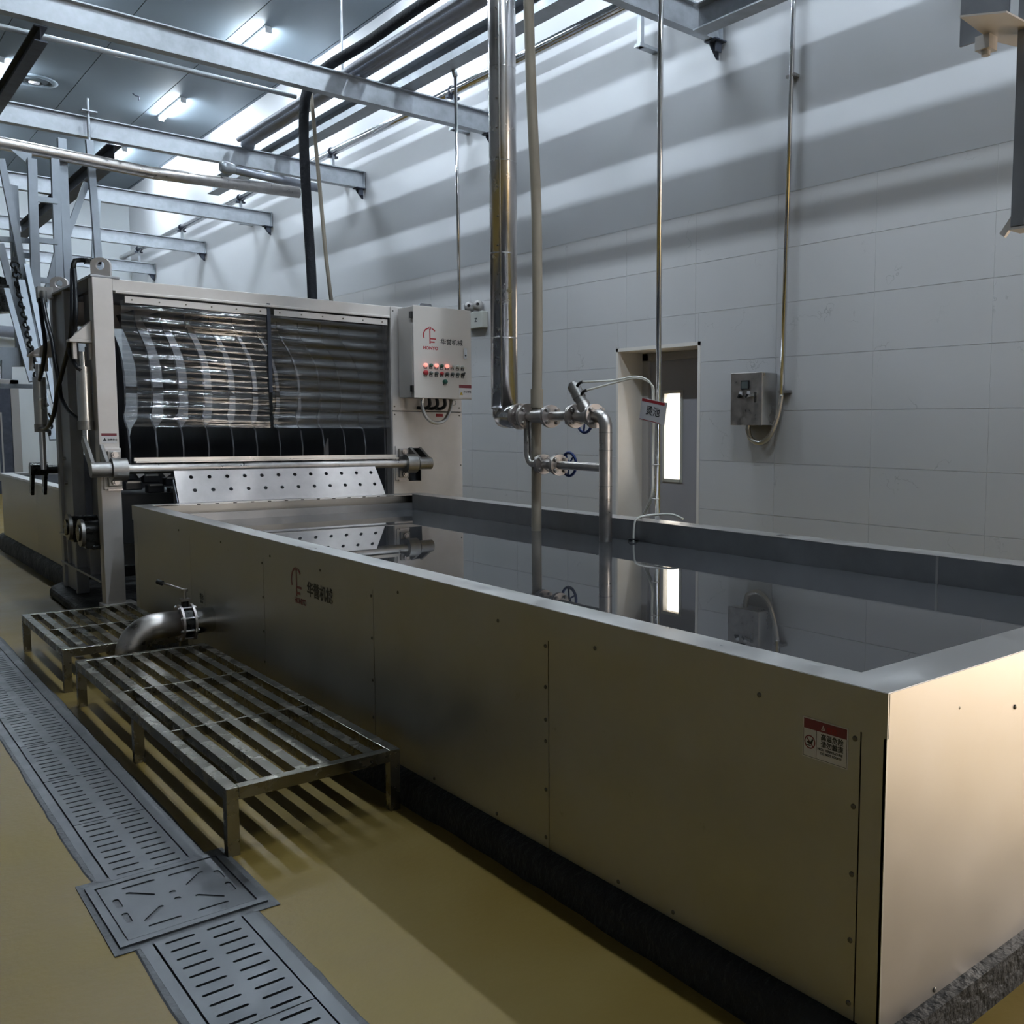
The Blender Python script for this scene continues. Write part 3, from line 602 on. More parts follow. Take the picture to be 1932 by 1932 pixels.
# dark chain blocks under the shaft
for k in range(3):
    for r in range(2):
        bk = add('chain_block', MB().box((2.02+.17*k, 9.1+.12*r, 1.09+.08*r-.03*k), (2.15+.17*k, 9.2+.12*r, 1.16+.08*r-.03*k)), 'rubber', mc, bevel=.008)
        add('pin', MB().box((2.035+.17*k, 9.095+.12*r, 1.15+.08*r-.03*k), (2.135+.17*k, 9.13+.12*r, 1.165+.08*r-.03*k)), 'cast', bk)
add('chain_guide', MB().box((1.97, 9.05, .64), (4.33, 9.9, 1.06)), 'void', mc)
for (x, y) in ((2.12, 9.2), (2.33, 9.2), (3.72, 9.35), (3.85, 9.35), (3.98, 9.35)): add('finger', MB().bar((x, y, 1.28 if x < 3 else 1.34), (x+.05, y, 1.20 if x < 3 else 1.52), .012, .05), 'frame', mc)
# hydraulic front shaft with pillow bearings
ys, zs = 8.72, 1.285
add('front_shaft', MB().cyl((1.70, ys, zs), (4.67, ys, zs), .040, 22), 'pipe', mc)
add('shaft_cover', MB().box((2.02, ys-.01, zs+.05), (4.32, ys+.06, zs+.062)).box((2.02, ys+.055, zs+.05), (4.32, ys+.062, zs+.09)), 'rim', mc)
def bearing(x, yp):
    bp = add('bearing_plate', MB().box((x-.075, YM-.018, 1.11), (x+.055, YM-.001, 1.455)), 'frame', mc, bevel=.003, label='bearing mounting plate')
    hs = MB().cyl((x-.055, ys, zs), (x+.055, ys, zs), .092, 28).box((x-.05, ys, zs-.075), (x+.05, YM-.018, zs+.075)).box((x-.05, YM-.05, 1.14), (x+.05, YM-.018, 1.43))
    hh = add('bearing_housing', hs, 'cast', mc, bevel=.006)
    for z in (1.175, 1.40): add('nut', MB().cyl((x, YM-.05, z), (x, YM-.075, z), .028, 6).cyl((x, YM-.05, z), (x, YM-.09, z), .016, 12), 'flange', hh)
    add('stop_bar', MB().box((x-.05, YM-.035, 1.105), (x+.055, YM-.018, 1.118)), 'flange', bp)
bearing(1.895, YM); bearing(4.445, YM)
# crank arms on both shafts
def crank(name, x, y0, z0, y1, z1, m):
    mb = MB(); d = V((0, y1-y0, z1-z0)); n = V((0, -d.z, d.y)).normalized()
    mb.cyl((x-.07, y0, z0), (x+.07, y0, z0), .062, 22)
    for sx in (-.065, .037):
        o = V((x+sx, y0, z0)); e = V((x+sx, y1, z1)); n0 = len(mb.v)
        for p, hw in ((o, .055), (e, .036)):
            for s_ in (-1, 1):
                for tx in (0, .028): mb.v.append(p+n*(s_*hw)+V((tx, 0, 0)))
        for q in ((0, 2, 6, 4), (1, 5, 7, 3), (0, 4, 5, 1), (2, 3, 7, 6), (4, 6, 7, 5), (0, 1, 3, 2)): mb.face([n0+i for i in q])
    return add(name, mb, m, mc, bevel=.004)
crank('crank_arm', 1.765, ys, zs, 9.02, 1.53, 'cast'); crank('crank_arm', 4.595, ys, zs, 9.08, 1.50, 'cast')
add('back_shaft', MB().cyl((1.60, 10.75, 1.215), (1.95, 10.75, 1.215), .04, 18), 'oily', mc); crank('crank_arm', 1.66, 10.72, 1.22, 10.80, .98, 'oily')
# hydraulic cylinders
def cylinder(x, y, zt, zb, zr, lab):
    t = add('hydraulic_cylinder', MB().cyl((x, y, zb), (x, y, zt), .053, 26), 'rim', mc, label=lab)
    add('gland', MB().cyl((x, y, zb), (x, y, zb+.075), .058, 26), 'cast', t); add('rod', MB().cyl((x, y, zt-.01), (x, y, zt+.12), .028, 18), 'chrome', t); add('rod', MB().cyl((x, y, zr), (x, y, zb+.01), .026, 18), 'chrome', t)
    add('clevis_plate', MB().box((x-.07, y-.03, zt+.06), (x-.045, y+.03, zt+.19)), 'frame', t); add('clevis_plate', MB().box((x+.045, y-.03, zt+.06), (x+.07, y+.03, zt+.19)), 'frame', t)
    return t
cylinder(1.74, 9.04, 2.115, 1.60, 1.47, 'front hydraulic cylinder'); cylinder(1.685, 10.62, 2.08, 1.57, 1.22, 'rear hydraulic cylinder')
def bracket(x0, x1, y, zl, zh):
    mb = MB(); mb.prism([(x0, zl), (x1, zl), (x1, zh)], FY(0, y+.10, 0), .01); mb.prism([(x0, zl), (x1, zl), (x1, zh)], FY(0, y+.01, 0), .01)
    mb.box((x0-.005, y-.005, zl-.022), (x1, y+.12, zl)); return add('bracket', mb, 'frame', mc, bevel=.002)
bracket(1.645, 1.80, 8.98, 2.33, 2.49); bracket(1.61, 1.80, 10.55, 2.29, 2.44)
# lifting lugs
def lug(x, y, z):
    pts = [(-.075, 0), (.075, 0), (.075, .09)]+[(.075*math.cos(t_)*1.0, .10+.05*math.sin(t_)) for t_ in (math.pi*i/8 for i in range(9))]+[(-.075, .09)]
    return add('lifting_lug', MB().plate(pts, [circ(0, .085, .035, 16)], ((x, y, z), (.8, -.6, 0), (0, 0, 1)), .03), 'frame', mc)
lug(1.885, 8.98, 2.85); lug(1.86, 10.5, 2.86)
lg_ = MB().plate([(-.09, 0), (.09, 0), (.09, .09), (.06, .14), (-.06, .14), (-.09, .09)], [circ(0, .07, .045, 16)], FY(5.02, 9.45, 2.83), .03); add('lifting_lug', lg_, 'frame_shaded', mc); add('lug_sling', MB().tube([(4.9, 9.4, 2.85), (4.95, 9.4, 2.88), (5.02, 9.4, 2.885), (5.1, 9.4, 2.86)], .014, 8), 'rubber', mc)
# hoses
def hose(*p, r=.017): return add('hose', MB().tube(bez(p, 8), r, 10), 'rubber', mc, label='black hydraulic hose')
hose((1.71, 9.12, 2.90), (1.68, 9.00, 2.70), (1.66, 8.95, 2.48), (1.66, 9.10, 2.29), (1.66, 9.41, 2.09), (1.66, 9.67, 1.92), (1.65, 9.80, 1.74), (1.65, 10.1, 1.62), (1.66, 10.55, 1.60))
hose((1.72, 9.10, 2.90), (1.70, 8.98, 2.70), (1.68, 8.92, 2.50), (1.665, 9.08, 2.334), (1.665, 9.12, 2.23), (1.69, 9.04, 2.12), (1.72, 9.0, 2.08))
hose((1.71, 10.42, 2.80), (1.69, 10.15, 2.565), (1.67, 9.85, 2.38), (1.66, 9.70, 2.19), (1.675, 9.66, 2.01), (1.675, 9.60, 1.873), (1.68, 9.34, 1.758), (1.71, 9.06, 1.67))
hose((1.70, 10.50, 2.80), (1.68, 10.3, 2.57), (1.66, 10.1, 2.36), (1.66, 10.2, 2.22), (1.67, 10.5, 2.05))
hf = MB().tube([(1.90, 9.05, 2.985), (1.78, 9.12, 2.985), (1.735, 9.13, 2.975), (1.72, 9.12, 2.94), (1.715, 9.12, 2.88)], .02, 10).box((1.79, 9.02, 2.95), (1.90, 9.10, 2.975)); add('hose_fitting', hf, 'oily', mc)
add('hose_fitting', MB().box((1.68, 10.45, 2.80), (1.80, 10.54, 2.90)).cyl((1.70, 10.5, 2.76), (1.70, 10.5, 2.86), .025).cyl((1.72, 10.42, 2.76), (1.72, 10.42, 2.86), .025), 'cast', mc)
# gearbox bearings on the cross beam
def gearbear(x, y, z, s=1.):
    hh = add('drive_bearing', MB().cyl((x-.10*s, y, z), (x+.10*s, y, z), .075*s, 22).box((x-.095*s, y-.07*s, z-.15*s), (x+.10*s, y+.07*s, z)).box((x-.06*s, y-.11*s, z-.155*s), (x+.11*s, y+.11*s, z-.12*s)), 'oily', mc, bevel=.008)
    add('cover_flange', MB().cyl((x-.125*s, y, z-.02), (x-.10*s, y, z-.02), .115*s, 24), 'cast', hh); add('cover_cap', MB().cyl((x-.14*s, y, z-.02), (x-.12*s, y, z-.02), .07*s, 20), 'oily', hh)
gearbear(1.80, 9.62, .775); gearbear(1.80, 9.13, .765)
add('rear_motor', MB().cyl((1.86, 10.85, 1.53), (2.02, 10.85, 1.53), .11, 18).box((1.88, 10.74, 1.40), (2.0, 10.96, 1.46)), 'oily', mc)
for (y, z) in ((10.25, 1.33), (10.22, 1.11)): add('nut', MB().cyl((1.80, y, z), (1.775, y, z), .018, 6), 'bolt', mc)
# warning label on the post
wl = thing('warning_sticker', (1.87, YM, 1.50), 'small red and white warning sticker on the machine post', 'sticker')
add('sheet', MB().prism(rect(0, 0, .11, .08), FY(1.818, YM-.0005, 1.495), .001), 'white', wl); add('header', MB().prism(rect(0, .058, .11, .08), FY(1.818, YM-.0015, 1.495), .0006), 'maroon', wl); add('warning_triangle', MB().prism([(.008, .018), (.036, .018), (.022, .044)], FY(1.818, YM-.0015, 1.495), .0006), 'black', wl); txt('lettering', '注意安全', .018, FY(1.860, YM-.0022, 1.516), 'black', wl, .02)
# ================================================================ PERFORATED FLAP
pf = thing('perforated_flap', (3.2, 8.55, .80), 'perforated steel flap sloping into the tank water', 'flap')
top = V((2.29, 8.70, 1.285)); dn = V((0, -.235, -.50)); Lf = dn.length; vv = -dn.normalized()
hh = []
for r, zz in enumerate((.085, .205, .335)):
    for k in range(12): hh.append(circ(.125+.1445*k+.012*r, Lf-zz, .0165, 14))
add('plate', MB().plate([(0, Lf), (1.765, Lf), (1.80, Lf*.6), (1.84, 0), (0, 0)], hh, (top+dn, (1, 0, 0), vv), .008), 'flange', pf)
add('hinge_lip', MB().bar(top+V((0, .012, .006)), top+V((1.765, .012, .006)), .03, .012), 'flange', pf)
fl_ = lambda x: MB().prism([(8.70, 1.17), (8.46, .78), (8.66, .78), (8.80, 1.05)], ((x, 0, 0), (0, 1, 0), (0, 0, 1)), .008)
add('end_flange', MB().prism([(8.69, 1.19), (8.47, .80), (8.70, .80)], ((2.282, 0, 0), (0, 1, 0), (0, 0, 1)), .008), 'frame_shaded', pf); add('end_flange', MB().prism([(8.72, 1.15), (8.45, .78), (8.78, .86)], ((4.125, 0, 0), (.35, .94, 0), (0, 0, 1)), .008).box((4.10, 8.5, .79), (4.2, 8.52, .8)), 'frame_shaded', pf)
# ================================================================ CONTROL CABINET
cb = thing('control_cabinet', (4.73, 8.7, 1.94), 'pale grey control cabinet with red emblem and rows of push buttons', 'control cabinet')
x0, x1, z0, z1, yc, yb = 4.412, 5.043, 1.935, 2.818, 8.55, 8.86
add('body', MB().box((x0-.002, yc+.03, z0), (x1-.01, yb, z1-.005)), 'cab', cb, bevel=.004)
dr_ = add('door', MB().box((x0, yc, z0-.004), (x1, yc+.026, z1+.004)), 'cab', cb, bevel=.004)
for z in (2.02, 2.73): add('hinge', MB().box((x0-.018, yc+.004, z-.03), (x0+.002, yc+.05, z+.03)), 'blackp', dr_)
add('latch', MB().prism(slot(4.973, 2.39, .115, .036, math.pi/2, 6), FY(0, yc, 0), .008), 'chrome', dr_); add('keyhole', MB().cyl((4.975, yc-.008, 2.368), (4.975, yc-.011, 2.368), .008, 10), 'black', dr_)
logo(FY(4.505, yc-.0002, 2.46), .165, dr_); txt('lettering', 'HONYO', .043, FY(4.512, yc-.0006, 2.405), 'red', dr_, .035); txt('lettering', '华誉机械', .062, FY(4.70, yc-.0006, 2.468), 'black', dr_, .012)
def button(x, z, m, r=.0165, big=0):
    bt = add('button', MB().rev((x, yc, z), (0, -1, 0), [(r, 0), (r, .022), (r*.8, .028), (.0002, .029)], 14), m, dr_)
    add('button_plate', MB().box((x-.017, yc-.003, z-.035), (x+.017, yc-.0005, z-.008)), 'black', bt); add('button_label', MB().box((x-.010, yc-.0042, z-.030), (x+.010, yc-.003, z-.021)), 'white', bt)
row1 = ['redlit', 'green', 'redlit', 'green', 'redlit', 'whiteb', 'whiteb', 'whiteb']; row2 = ['red', 'greyb', 'greyb', 'red', 'greyb', 'greyb', 'greyb', 'black']
for k in range(8):
    x = 4.532+.0585*k; button(x, 2.252, row1[k], .018 if k in (0, 2, 4) else .0165); button(x, 2.178, row2[k], .024 if k == 0 else .0165)
button(4.742, 2.098, 'green', .023)
add('selector', MB().bar((4.93, yc-.03, 2.185), (4.955, yc-.03, 2.195), .012, .012), 'black', dr_)
wt = add('warning_label', MB().box((4.90, yc-.0015, 1.945), (5.04, yc-.0005, 2.075)), 'white', dr_, label='red and white electric shock warning label')
add('header', MB().box((4.90, yc-.0022, 2.043), (5.04, yc-.0015, 2.075)), 'maroon', wt); add('warning_triangle', MB().prism([(4.906, 1.972), (4.944, 1.972), (4.925, 2.005)], FY(0, yc-.0015, 0), .0008), 'yellow', wt); txt('lettering', '小心有电', .0215, FY(4.949, yc-.0026, 1.998), 'black', wt, .02)
add('side_switch_plate', MB().box((5.033, yc+.05, 1.99), (5.040, yc+.14, 2.16)), 'yellow', cb); add('side_switch', MB().cyl((5.04, yc+.09, 2.04), (5.065, yc+.09, 2.04), .02), 'red', cb)
add('conduit', MB().tube(bez([(4.55, 8.65, 1.94), (4.545, 8.65, 1.86), (4.57, 8.63, 1.76), (4.66, 8.63, 1.69), (4.78, 8.65, 1.71), (4.88, 8.72, 1.80), (4.95, 8.80, 1.90), (4.96, 8.84, 1.94)], 8), .018, 12), 'rim', cb, label='steel flexible conduit loop')
for k in range(3): add('cable_loop', MB().tube(bez([(4.66+.085*k, 8.72, 1.94), (4.665+.085*k, 8.72, 1.87), (4.64+.085*k, 8.76, 1.835), (4.60+.085*k, 8.85, 1.84)], 6), .017, 10), 'rubber', cb)
add('gland_ring', MB().ring((4.985, 8.80, 1.90), (0, 1, 0), .025, .006, 16, 6), 'rim', cb)
add('red_tag', MB().box((4.83, YM-.0015, 1.755), (4.91, YM-.0003, 1.785)), 'red', mc)
# emergency light on the tiled wall
el_ = thing('emergency_light', (6.28, 10.55, 2.9), 'twin-head emergency light on the tiled wall behind the cabinet', 'emergency light')
add('body', MB().box((6.25, 10.32, 2.88), (6.33, 10.74, 3.08)), 'whiteb', el_, bevel=.008)
for y in (10.45, 10.66):
    hd = add('lamp_head', MB().rev((6.27, y, 3.16), (-.6, -.8, .1), [(.02, .06), (.05, .05), (.065, .0), (.07, -.03)], 16).cyl((6.29, y, 3.07), (6.28, y, 3.12), .015), 'doorframe', el_); add('reflector', MB().rev((6.27, y, 3.16), (-.6, -.8, .1), [(.06, .03), (.02, -.01), (.0005, -.012)], 16), 'chrome', hd)
txt('lettering', 'N', .075, ((6.2495, 10.45, 2.95), (0, 0, 1), (0, 1, 0)), 'black', el_, .02)
# ================================================================ STEAM VALVE PIPEWORK
XP = 4.08; zr = 1.735; zl = 1.378
bolt4 = shared(MB().cyl((0, -.044, 0), (0, .044, 0), .0085, 8).cyl((0, -.040, 0), (0, -.018, 0), .0165, 6).cyl((0, .018, 0), (0, .040, 0), .0165, 6), 'bolt', 'bolt')
def flangepair(p, y, z, r=.075, n=4, gap=.009):
    for s_ in (-1, 1): f_ = add('flange', MB().cyl((XP, y+s_*gap-.007, z), (XP, y+s_*gap+.007, z), r, 28), 'flange', p)
    for k in range(n):
        an = math.pi/4+k*2*math.pi/n; inst('bolt', bolt4, p, (XP+r*.74*math.cos(an), y, z+r*.74*math.sin(an)))
XI, YI = 4.125, 6.49
sp = thing('insulated_steam_pipe', (XI, YI, 1.66), 'thick polished insulated steam pipe dropping beside the beige pipe', 'pipe')
add('jacket', MB().tube([(XI, YI, ZC), (XI, YI, 1.80)], .105, 26), 'jacket', sp, label='polished jacket with riveted seam')
add('jacket_elbow', MB().tube([(XI, YI, 1.82), (XI, YI, zr+.02), (XI, YI-.02, zr), (XP, 6.22, zr)], .095, 24), 'jacket', sp)
for z in (1.80, 2.35, 3.0, 3.7, 4.4, 5.2): add('jacket_band', MB().cyl((XI, YI, z-.004), (XI, YI, z+.004), .1065, 26), 'jacket', sp)
add('jacket_seam', MB().tube([(XI-.075, YI-.075, 1.82), (XI-.075, YI-.075, 7.4)], .006, 6), 'rim', sp)
for k in range(14): add('rivet', MB().cyl((XI-.09, YI-.06, 1.95+.22*k), (XI-.097, YI-.068, 1.95+.22*k), .006, 6), 'screw', sp)
vp = thing('steam_valve_manifold', (XP, 5.7, .87), 'stainless valve manifold with bolted flanges and blue handwheels over the tank', 'pipework')
flangepair(vp, 6.20, zr, .10, 6); flangepair(vp, 6.10, zr, .098); flangepair(vp, 5.80, zr, .085); flangepair(vp, 5.50, zr, .085); flangepair(vp, 5.27, zr, .085)
add('pipe_run', MB().tube([(XP, 6.20, zr), (XP, 5.27, zr)], .036, 18), 'pipe', vp); add('valve_body', MB().rev((XP, 5.95, zr), (0, -1, 0), [(.036, -.12), (.052, -.06), (.052, .06), (.036, .12)], 18), 'pipe', vp); add('valve_body', MB().rev((XP, 5.38, zr), (0, -1, 0), [(.036, -.10), (.056, -.05), (.056, .05), (.036, .10)], 18), 'pipe', vp)
add('drop_pipe', MB().tube([(XP, 5.27, zr), (XP, 5.22, zr)]+arc((XP, 5.22, zr-.075), (0, 0, 1), (0, -1, 0), .075, 0, math.pi/2, 6)[1:]+[V((XP, 5.145, 1.2)), V((XP, 5.145, .6))], .046, 20), 'pipe', vp)
for z in (1.62, 1.50, 1.25): add('weld_ring', MB().cyl((XP, 5.145, z-.003), (XP, 5.145, z+.003), .0475, 20), 'cast', vp)
add('bypass_pipe', MB().tube([(XP, 6.10, zr-.03), (XP, 6.10, 1.46)]+arc((XP, 6.02, 1.458), (0, 1, 0), (0, 0, -1), .08, 0, math.pi/2, 6)[1:]+[V((XP, 5.9, zl)), V((XP, 5.14, zl))], .030, 16), 'pipe', vp)
flangepair(vp, 5.90, zl, .075); flangepair(vp, 5.70, zl, .078)
add('valve_body', MB().rev((XP, 5.80, zl), (0, -1, 0), [(.03, -.08), (.042, -.04), (.042, .04), (.03, .08)], 16), 'pipe', vp)
def wheel(ctr, ax, R, p):
    ctr = V(ctr); ax = V(ax).normalized(); h = add('handwheel', MB().ring(ctr, ax, R, .011, 28, 8), 'blue', p, label='blue handwheel'); u = ax.orthogonal().normalized(); w_ = ax.cross(u)
    for k in range(5):
        t_ = 2*math.pi*k/5+.3; add('spoke', MB().tube([ctr, ctr+(u*math.cos(t_)+w_*math.sin(t_))*R], .007, 8), 'blue', h)
    return h
wheel((XP+.16, 5.79, zl), (1, 0, 0), .088, vp); add('valve_stem', MB().tube([(XP+.02, 5.79, zl), (XP+.17, 5.79, zl)], .012, 10), 'oily', vp)
wheel((XP+.18, 5.62, zr-.03), (1, 0, 0), .088, vp); add('valve_stem', MB().tube([(XP+.02, 5.62, zr-.01), (XP+.19, 5.62, zr-.03)], .012, 10), 'oily', vp)
ac0, ac1 = V((XP, 5.36, zr+.03)), V((XP-.03, 5.475, zr+.215)); adx = (ac1-ac0).normalized()
act = add('actuator', MB().cyl(ac0+adx*.06, ac0+adx*.115, .042, 18).cyl(ac0+adx*.115, ac1, .047, 20).cyl(ac1, ac1+adx*.02, .03, 16), 'cast', vp, label='tilted cylindrical actuator'); add('actuator_neck', MB().cyl(ac0, ac0+adx*.07, .05, 18), 'pipe', act)
for k in (0, 1):
    q = ac0+adx*(.20-.07*k); add('air_elbow', MB().tube([q+V((-.01, -.04, .01)), q+V((0, -.06, .035)), q+V((0, -.09, .04))], .011, 8), 'blackp', act)
# beige pipe
bp_ = thing('beige_plastic_pipe', (XP+.02, 6.02, .87), 'beige plastic water pipe running from the ceiling into the tank', 'pipe')
add('pipe', MB().tube(bez([(XP+.02, 6.12, ZC), (XP+.02, 6.10, 5.3), (XP+.02, 6.06, 4.2), (XP+.02, 6.0, 3.3), (XP+.02, 5.99, 2.4), (XP+.02, 6.005, 1.9), (XP+.02, 6.015, 1.4), (XP+.02, 6.02, .6)], 6), .038, 18), 'pvc', bp_)
add('coupling', MB().cyl((XP+.02, 6.005, 1.80), (XP+.02, 6.005, 1.94), .047, 20), 'pvc', bp_)
# hanging rod beside the tank with tubes and sign
rd = add('support_rod', MB().tube([(4.40, 4.96, ZC), (4.40, 4.96, 1.012)], .0185, 14), 'chrome', label='slim steel rod from the ceiling to the tank back rim', cat='rod')
tb = thing('air_tubes', (4.37, 5.0, 1.0), 'pair of thin clear air tubes looping from the actuator to the rod', 'tube')
q0 = ac0+adx*.20+V((0, -.09, .04)); q1 = ac0+adx*.13+V((0, -.09, .04))
add('tube', MB().tube(bez([q0, (4.2, 5.22, 1.985), (4.3, 5.08, 2.01), (4.355, 5.00, 1.97), (4.37, 4.985, 1.85), (4.37, 4.985, 1.4), (4.37, 4.99, 1.2), (4.37, 5.07, 1.06), (4.36, 5.10, 1.015)], 8), .0075, 8), 'tube', tb)
add('tube', MB().tube(bez([q1, (4.2, 5.22, 1.965), (4.3, 5.08, 2.0), (4.362, 4.99, 1.955), (4.375, 4.98, 1.85), (4.375, 4.982, 1.4), (4.38, 4.99, 1.18), (4.38, 5.08, 1.05), (4.37, 5.11, 1.015)], 8), .0075, 8), 'tube', tb)
for z in (1.40, 1.16): add('cable_tie', MB().ring((4.388, 4.97, z), (0, 0, 1), .026, .0035, 16, 6), 'tie', tb)
pb = thing('probe_cable', (4.3, 4.98, .87), 'thin pale probe cable bent over the tank back rim into the water', 'cable')
add('cable', MB().tube(bez([(4.45, 4.75, 1.03), (4.43, 4.84, 1.055), (4.38, 4.95, 1.05), (4.28, 5.02, 1.03), (4.245, 5.03, .98), (4.235, 5.03, .80)], 8), .008, 8), 'tube', pb); add('knot', MB().ring((4.235, 5.03, .872), (.3, .2, 1), .03, .006, 14, 6), 'rubber', pb)
sg_ = thing('hanging_sign', (4.36, 4.97, 1.68), 'white plastic sign reading two Chinese characters tied to the rod', 'sign')
so, su, sv = V((4.335, 5.085, 1.715)), V((.10, -.94, -.14)).normalized(), V((0, -.14, .98)).normalized()
su = V((.02, -.243, -.042)).normalized(); sv = (V((0, 0, 1))-su*su.z).normalized(); sn = su.cross(sv)
def sfr(d): return (so+sn*d, su, sv)
add('board', MB().prism(rect(0, 0, .245, .155), sfr(0), .003), 'white', sg_); add('red_band', MB().prism(rect(.004, .132, .225, .151), sfr(.003), .0008), 'red', sg_); add('red_line', MB().prism(rect(.004, .004, .2, .008), sfr(.003), .0008), 'red', sg_)
txt('lettering', '烫池', .068, sfr(.0038), 'black', sg_, .008).location = V(su*.055+sv*.052)
# ================================================================ WALL CONTROL BOX
wb = thing('wall_control_box', (6.23, 5.7, 1.69), 'small stainless control box with switches on the tiled wall', 'control box')
bx0, by0, by1, bz0, bz1 = 6.13, 5.565, 5.93, 1.69, 2.145
add('body', MB().box((bx0+.015, by0, bz0), (6.33, by1, bz1)), 'rim', wb, bevel=.004); bd = add('door', MB().box((bx0, by0-.004, bz0-.003), (bx0+.013, by1+.004, bz1+.003)), 'pipe', wb, bevel=.003)
add('meter', MB().box((bx0-.008, 5.71, 2.0), (bx0, 5.805, 2.08)), 'black', bd); add('meter_screen', MB().box((bx0-.0095, 5.72, 2.01), (bx0-.008, 5.795, 2.07)), 'greyb', bd)
for y in (5.81, 5.715):
    k_ = add('switch', MB().cyl((bx0, y, 1.945), (bx0-.02, y, 1.945), .017, 14).bar((bx0-.022, y+.012, 1.93), (bx0-.022, y-.012, 1.955), .012, .014), 'blackp', bd); add('switch_plate', MB().box((bx0-.003, y-.018, 1.95), (bx0, y+.018, 1.985)), 'white', k_)
add('latch', MB().box((bx0-.006, 5.615, 1.885), (bx0, 5.645, 1.975)).bar((bx0-.018, 5.63, 1.955), (bx0-.022, 5.735, 1.935), .012, .022), 'chrome', bd)
add('flex_conduit', MB().tube(bez([(6.22, 5.80, 1.69), (6.22, 5.80, 1.64), (6.22, 5.76, 1.565), (6.23, 5.66, 1.535), (6.25, 5.56, 1.60), (6.27, 5.50, 1.75), (6.28, 5.47, 1.90), (6.28, 5.462, 1.95)], 10), .022, 12), 'rim', wb, label='ribbed steel flexible conduit')
rb = MB()
for q in bez([(6.22, 5.80, 1.66), (6.22, 5.80, 1.64), (6.22, 5.76, 1.565), (6.23, 5.66, 1.535), (6.25, 5.56, 1.60), (6.27, 5.50, 1.75), (6.28, 5.47, 1.90)], 12)[1:]:
    rb.ring(q, (0, .6, .8), .0225, .0028, 10, 4)
tag(add('conduit_ribs', rb, 'rim', wb), kind='stuff')
cn = thing('wall_conduit', (6.28, 5.44, 1.95), 'slim steel conduit running up the wall from the control box', 'conduit')
add('conduit', MB().tube([(6.28, 5.462, 1.94), (6.28, 5.40, 5.6), (6.28, 5.37, ZC)], .021, 14), 'chrome', cn); 
for z in (1.98, 4.62): add('clip', MB().box((6.27, 5.39-.02*(z > 3), z-.012), (6.33, 5.50-.03*(z > 3), z+.012)).cyl((6.26, 5.40-.025*(z > 3), z), (6.29, 5.40-.025*(z > 3), z), .014), 'bolt', cn)
# ================================================================ OVERHEAD BEAMS
def ibeam_x(y, x0, x1, z0, z1, bw, label, end=True):
    t_ = thing('roof_beam', ((x0+x1)/2, y, z0), label, 'beam', 'galvanised cross beams')
    add('web', MB().box((x0, y-.006, z0+.012), (x1, y+.006, z1-.012)), 'galv', t_); add('bottom_flange', MB().box((x0, y-bw/2, z0), (x1, y+bw/2, z0+.013)), 'galv', t_); add('top_flange', MB().box((x0, y-bw/2, z1-.013), (x1, y+bw/2, z1)), 'galv', t_)
    if end:
        add('end_plate', MB().box((x1-.014, y-bw/2, z0), (x1, y+bw/2, z1)), 'galv', t_)
        br = add('end_bracket', MB().prism([(0, 0), (.11, 0), (.11, -.14), (.085, -.14), (0, -.04)], FY(x1-.11, y+.02, z0), .012).box((x1-.10, y-.055, z0-.10), (x1-.03, y-.04, z0-.012)).box((x1-.14, y-.09, z0-.012), (x1+.0, y+.06, z0)), 'rail', t_, label='dark triangular end bracket')
    return t_
near = [(6.315, 'near galvanised cross beam at the top centre, meeting a side rail'), (10.12, 'large galvanised cross beam across the upper left'), (13.72, 'second galvanised cross beam beyond the largest one, under the middle lamp'), (17.45, 'third galvanised cross beam towards the far wall'), (21.15, 'fourth galvanised cross beam towards the far wall'), (24.88, 'farthest galvanised cross beam, above the machine lug')]
for y, lab in near: ibeam_x(y, -6.5, XW-.01, 5.14, 5.385, .12 if y > 7 else .10, lab)
# second stacked rail on the two nearer beams
add('cable_ladder_rail', MB().box((-3, 13.93, 5.40), (4.9, 13.99, 5.44)), 'galv', label='thin steel rail lying along the second cross beam', cat='rail')
def rail_y(name, x, z0, z1, bw, y0, y1, m, label, cat='rail'):
    t_ = thing(name, (x, (y0+y1)/2, z0), label, cat)
    add('web', MB().box((x-.005, y0, z0+.01), (x+.005, y1, z1-.01)), m, t_); add('bottom_flange', MB().box((x-bw/2, y0, z0), (x+bw/2, y1, z0+.012)), m, t_); add('top_flange', MB().box((x-bw/2, y0, z1-.012), (x+bw/2, y1, z1)), m, t_); return t_
rail_y('runway_rail', 5.17, 5.387, 5.60, .17, -4, 16.8, 'galv', 'blue-grey runway rail lying on the cross beams near the wall')
rail_y('runway_rail', 5.66, 4.93, 5.135, .14, 1.5, 5.9, 'galv', 'short rail corner under the near beam at the top right')
rail_y('conveyor_rail', 1.76, 5.0, 5.135, .10, 10.2, 13.1, 'rail', 'dark conveyor rail under the largest beam at the upper left', 'rail')
rail_y('conveyor_rail', 3.1, 4.93, 5.135, .16, 13.8, 20.5, 'rail', 'dark conveyor rail receding behind the steel tower', 'rail')
def pipe_thing(name, pts, r, m, label, seg=18): return add(name, MB().tube(pts, r, seg), m, label=label, cat='pipe')
pipe_thing('grey_pipe', [(4.66, -4, 5.475), (4.66, 13.55, 5.475), (4.66, 13.62, 5.45), (4.66, 13.66, 5.40)], .088, 'pipe_grey', 'thick grey pipe lying across the beams towards the far wall')
pipe_thing('grey_pipe', [(4.50, -4, 5.43), (4.50, 13.5, 5.43)], .035, 'pipe_grey', 'thin grey pipe lying beside the thick grey pipe')
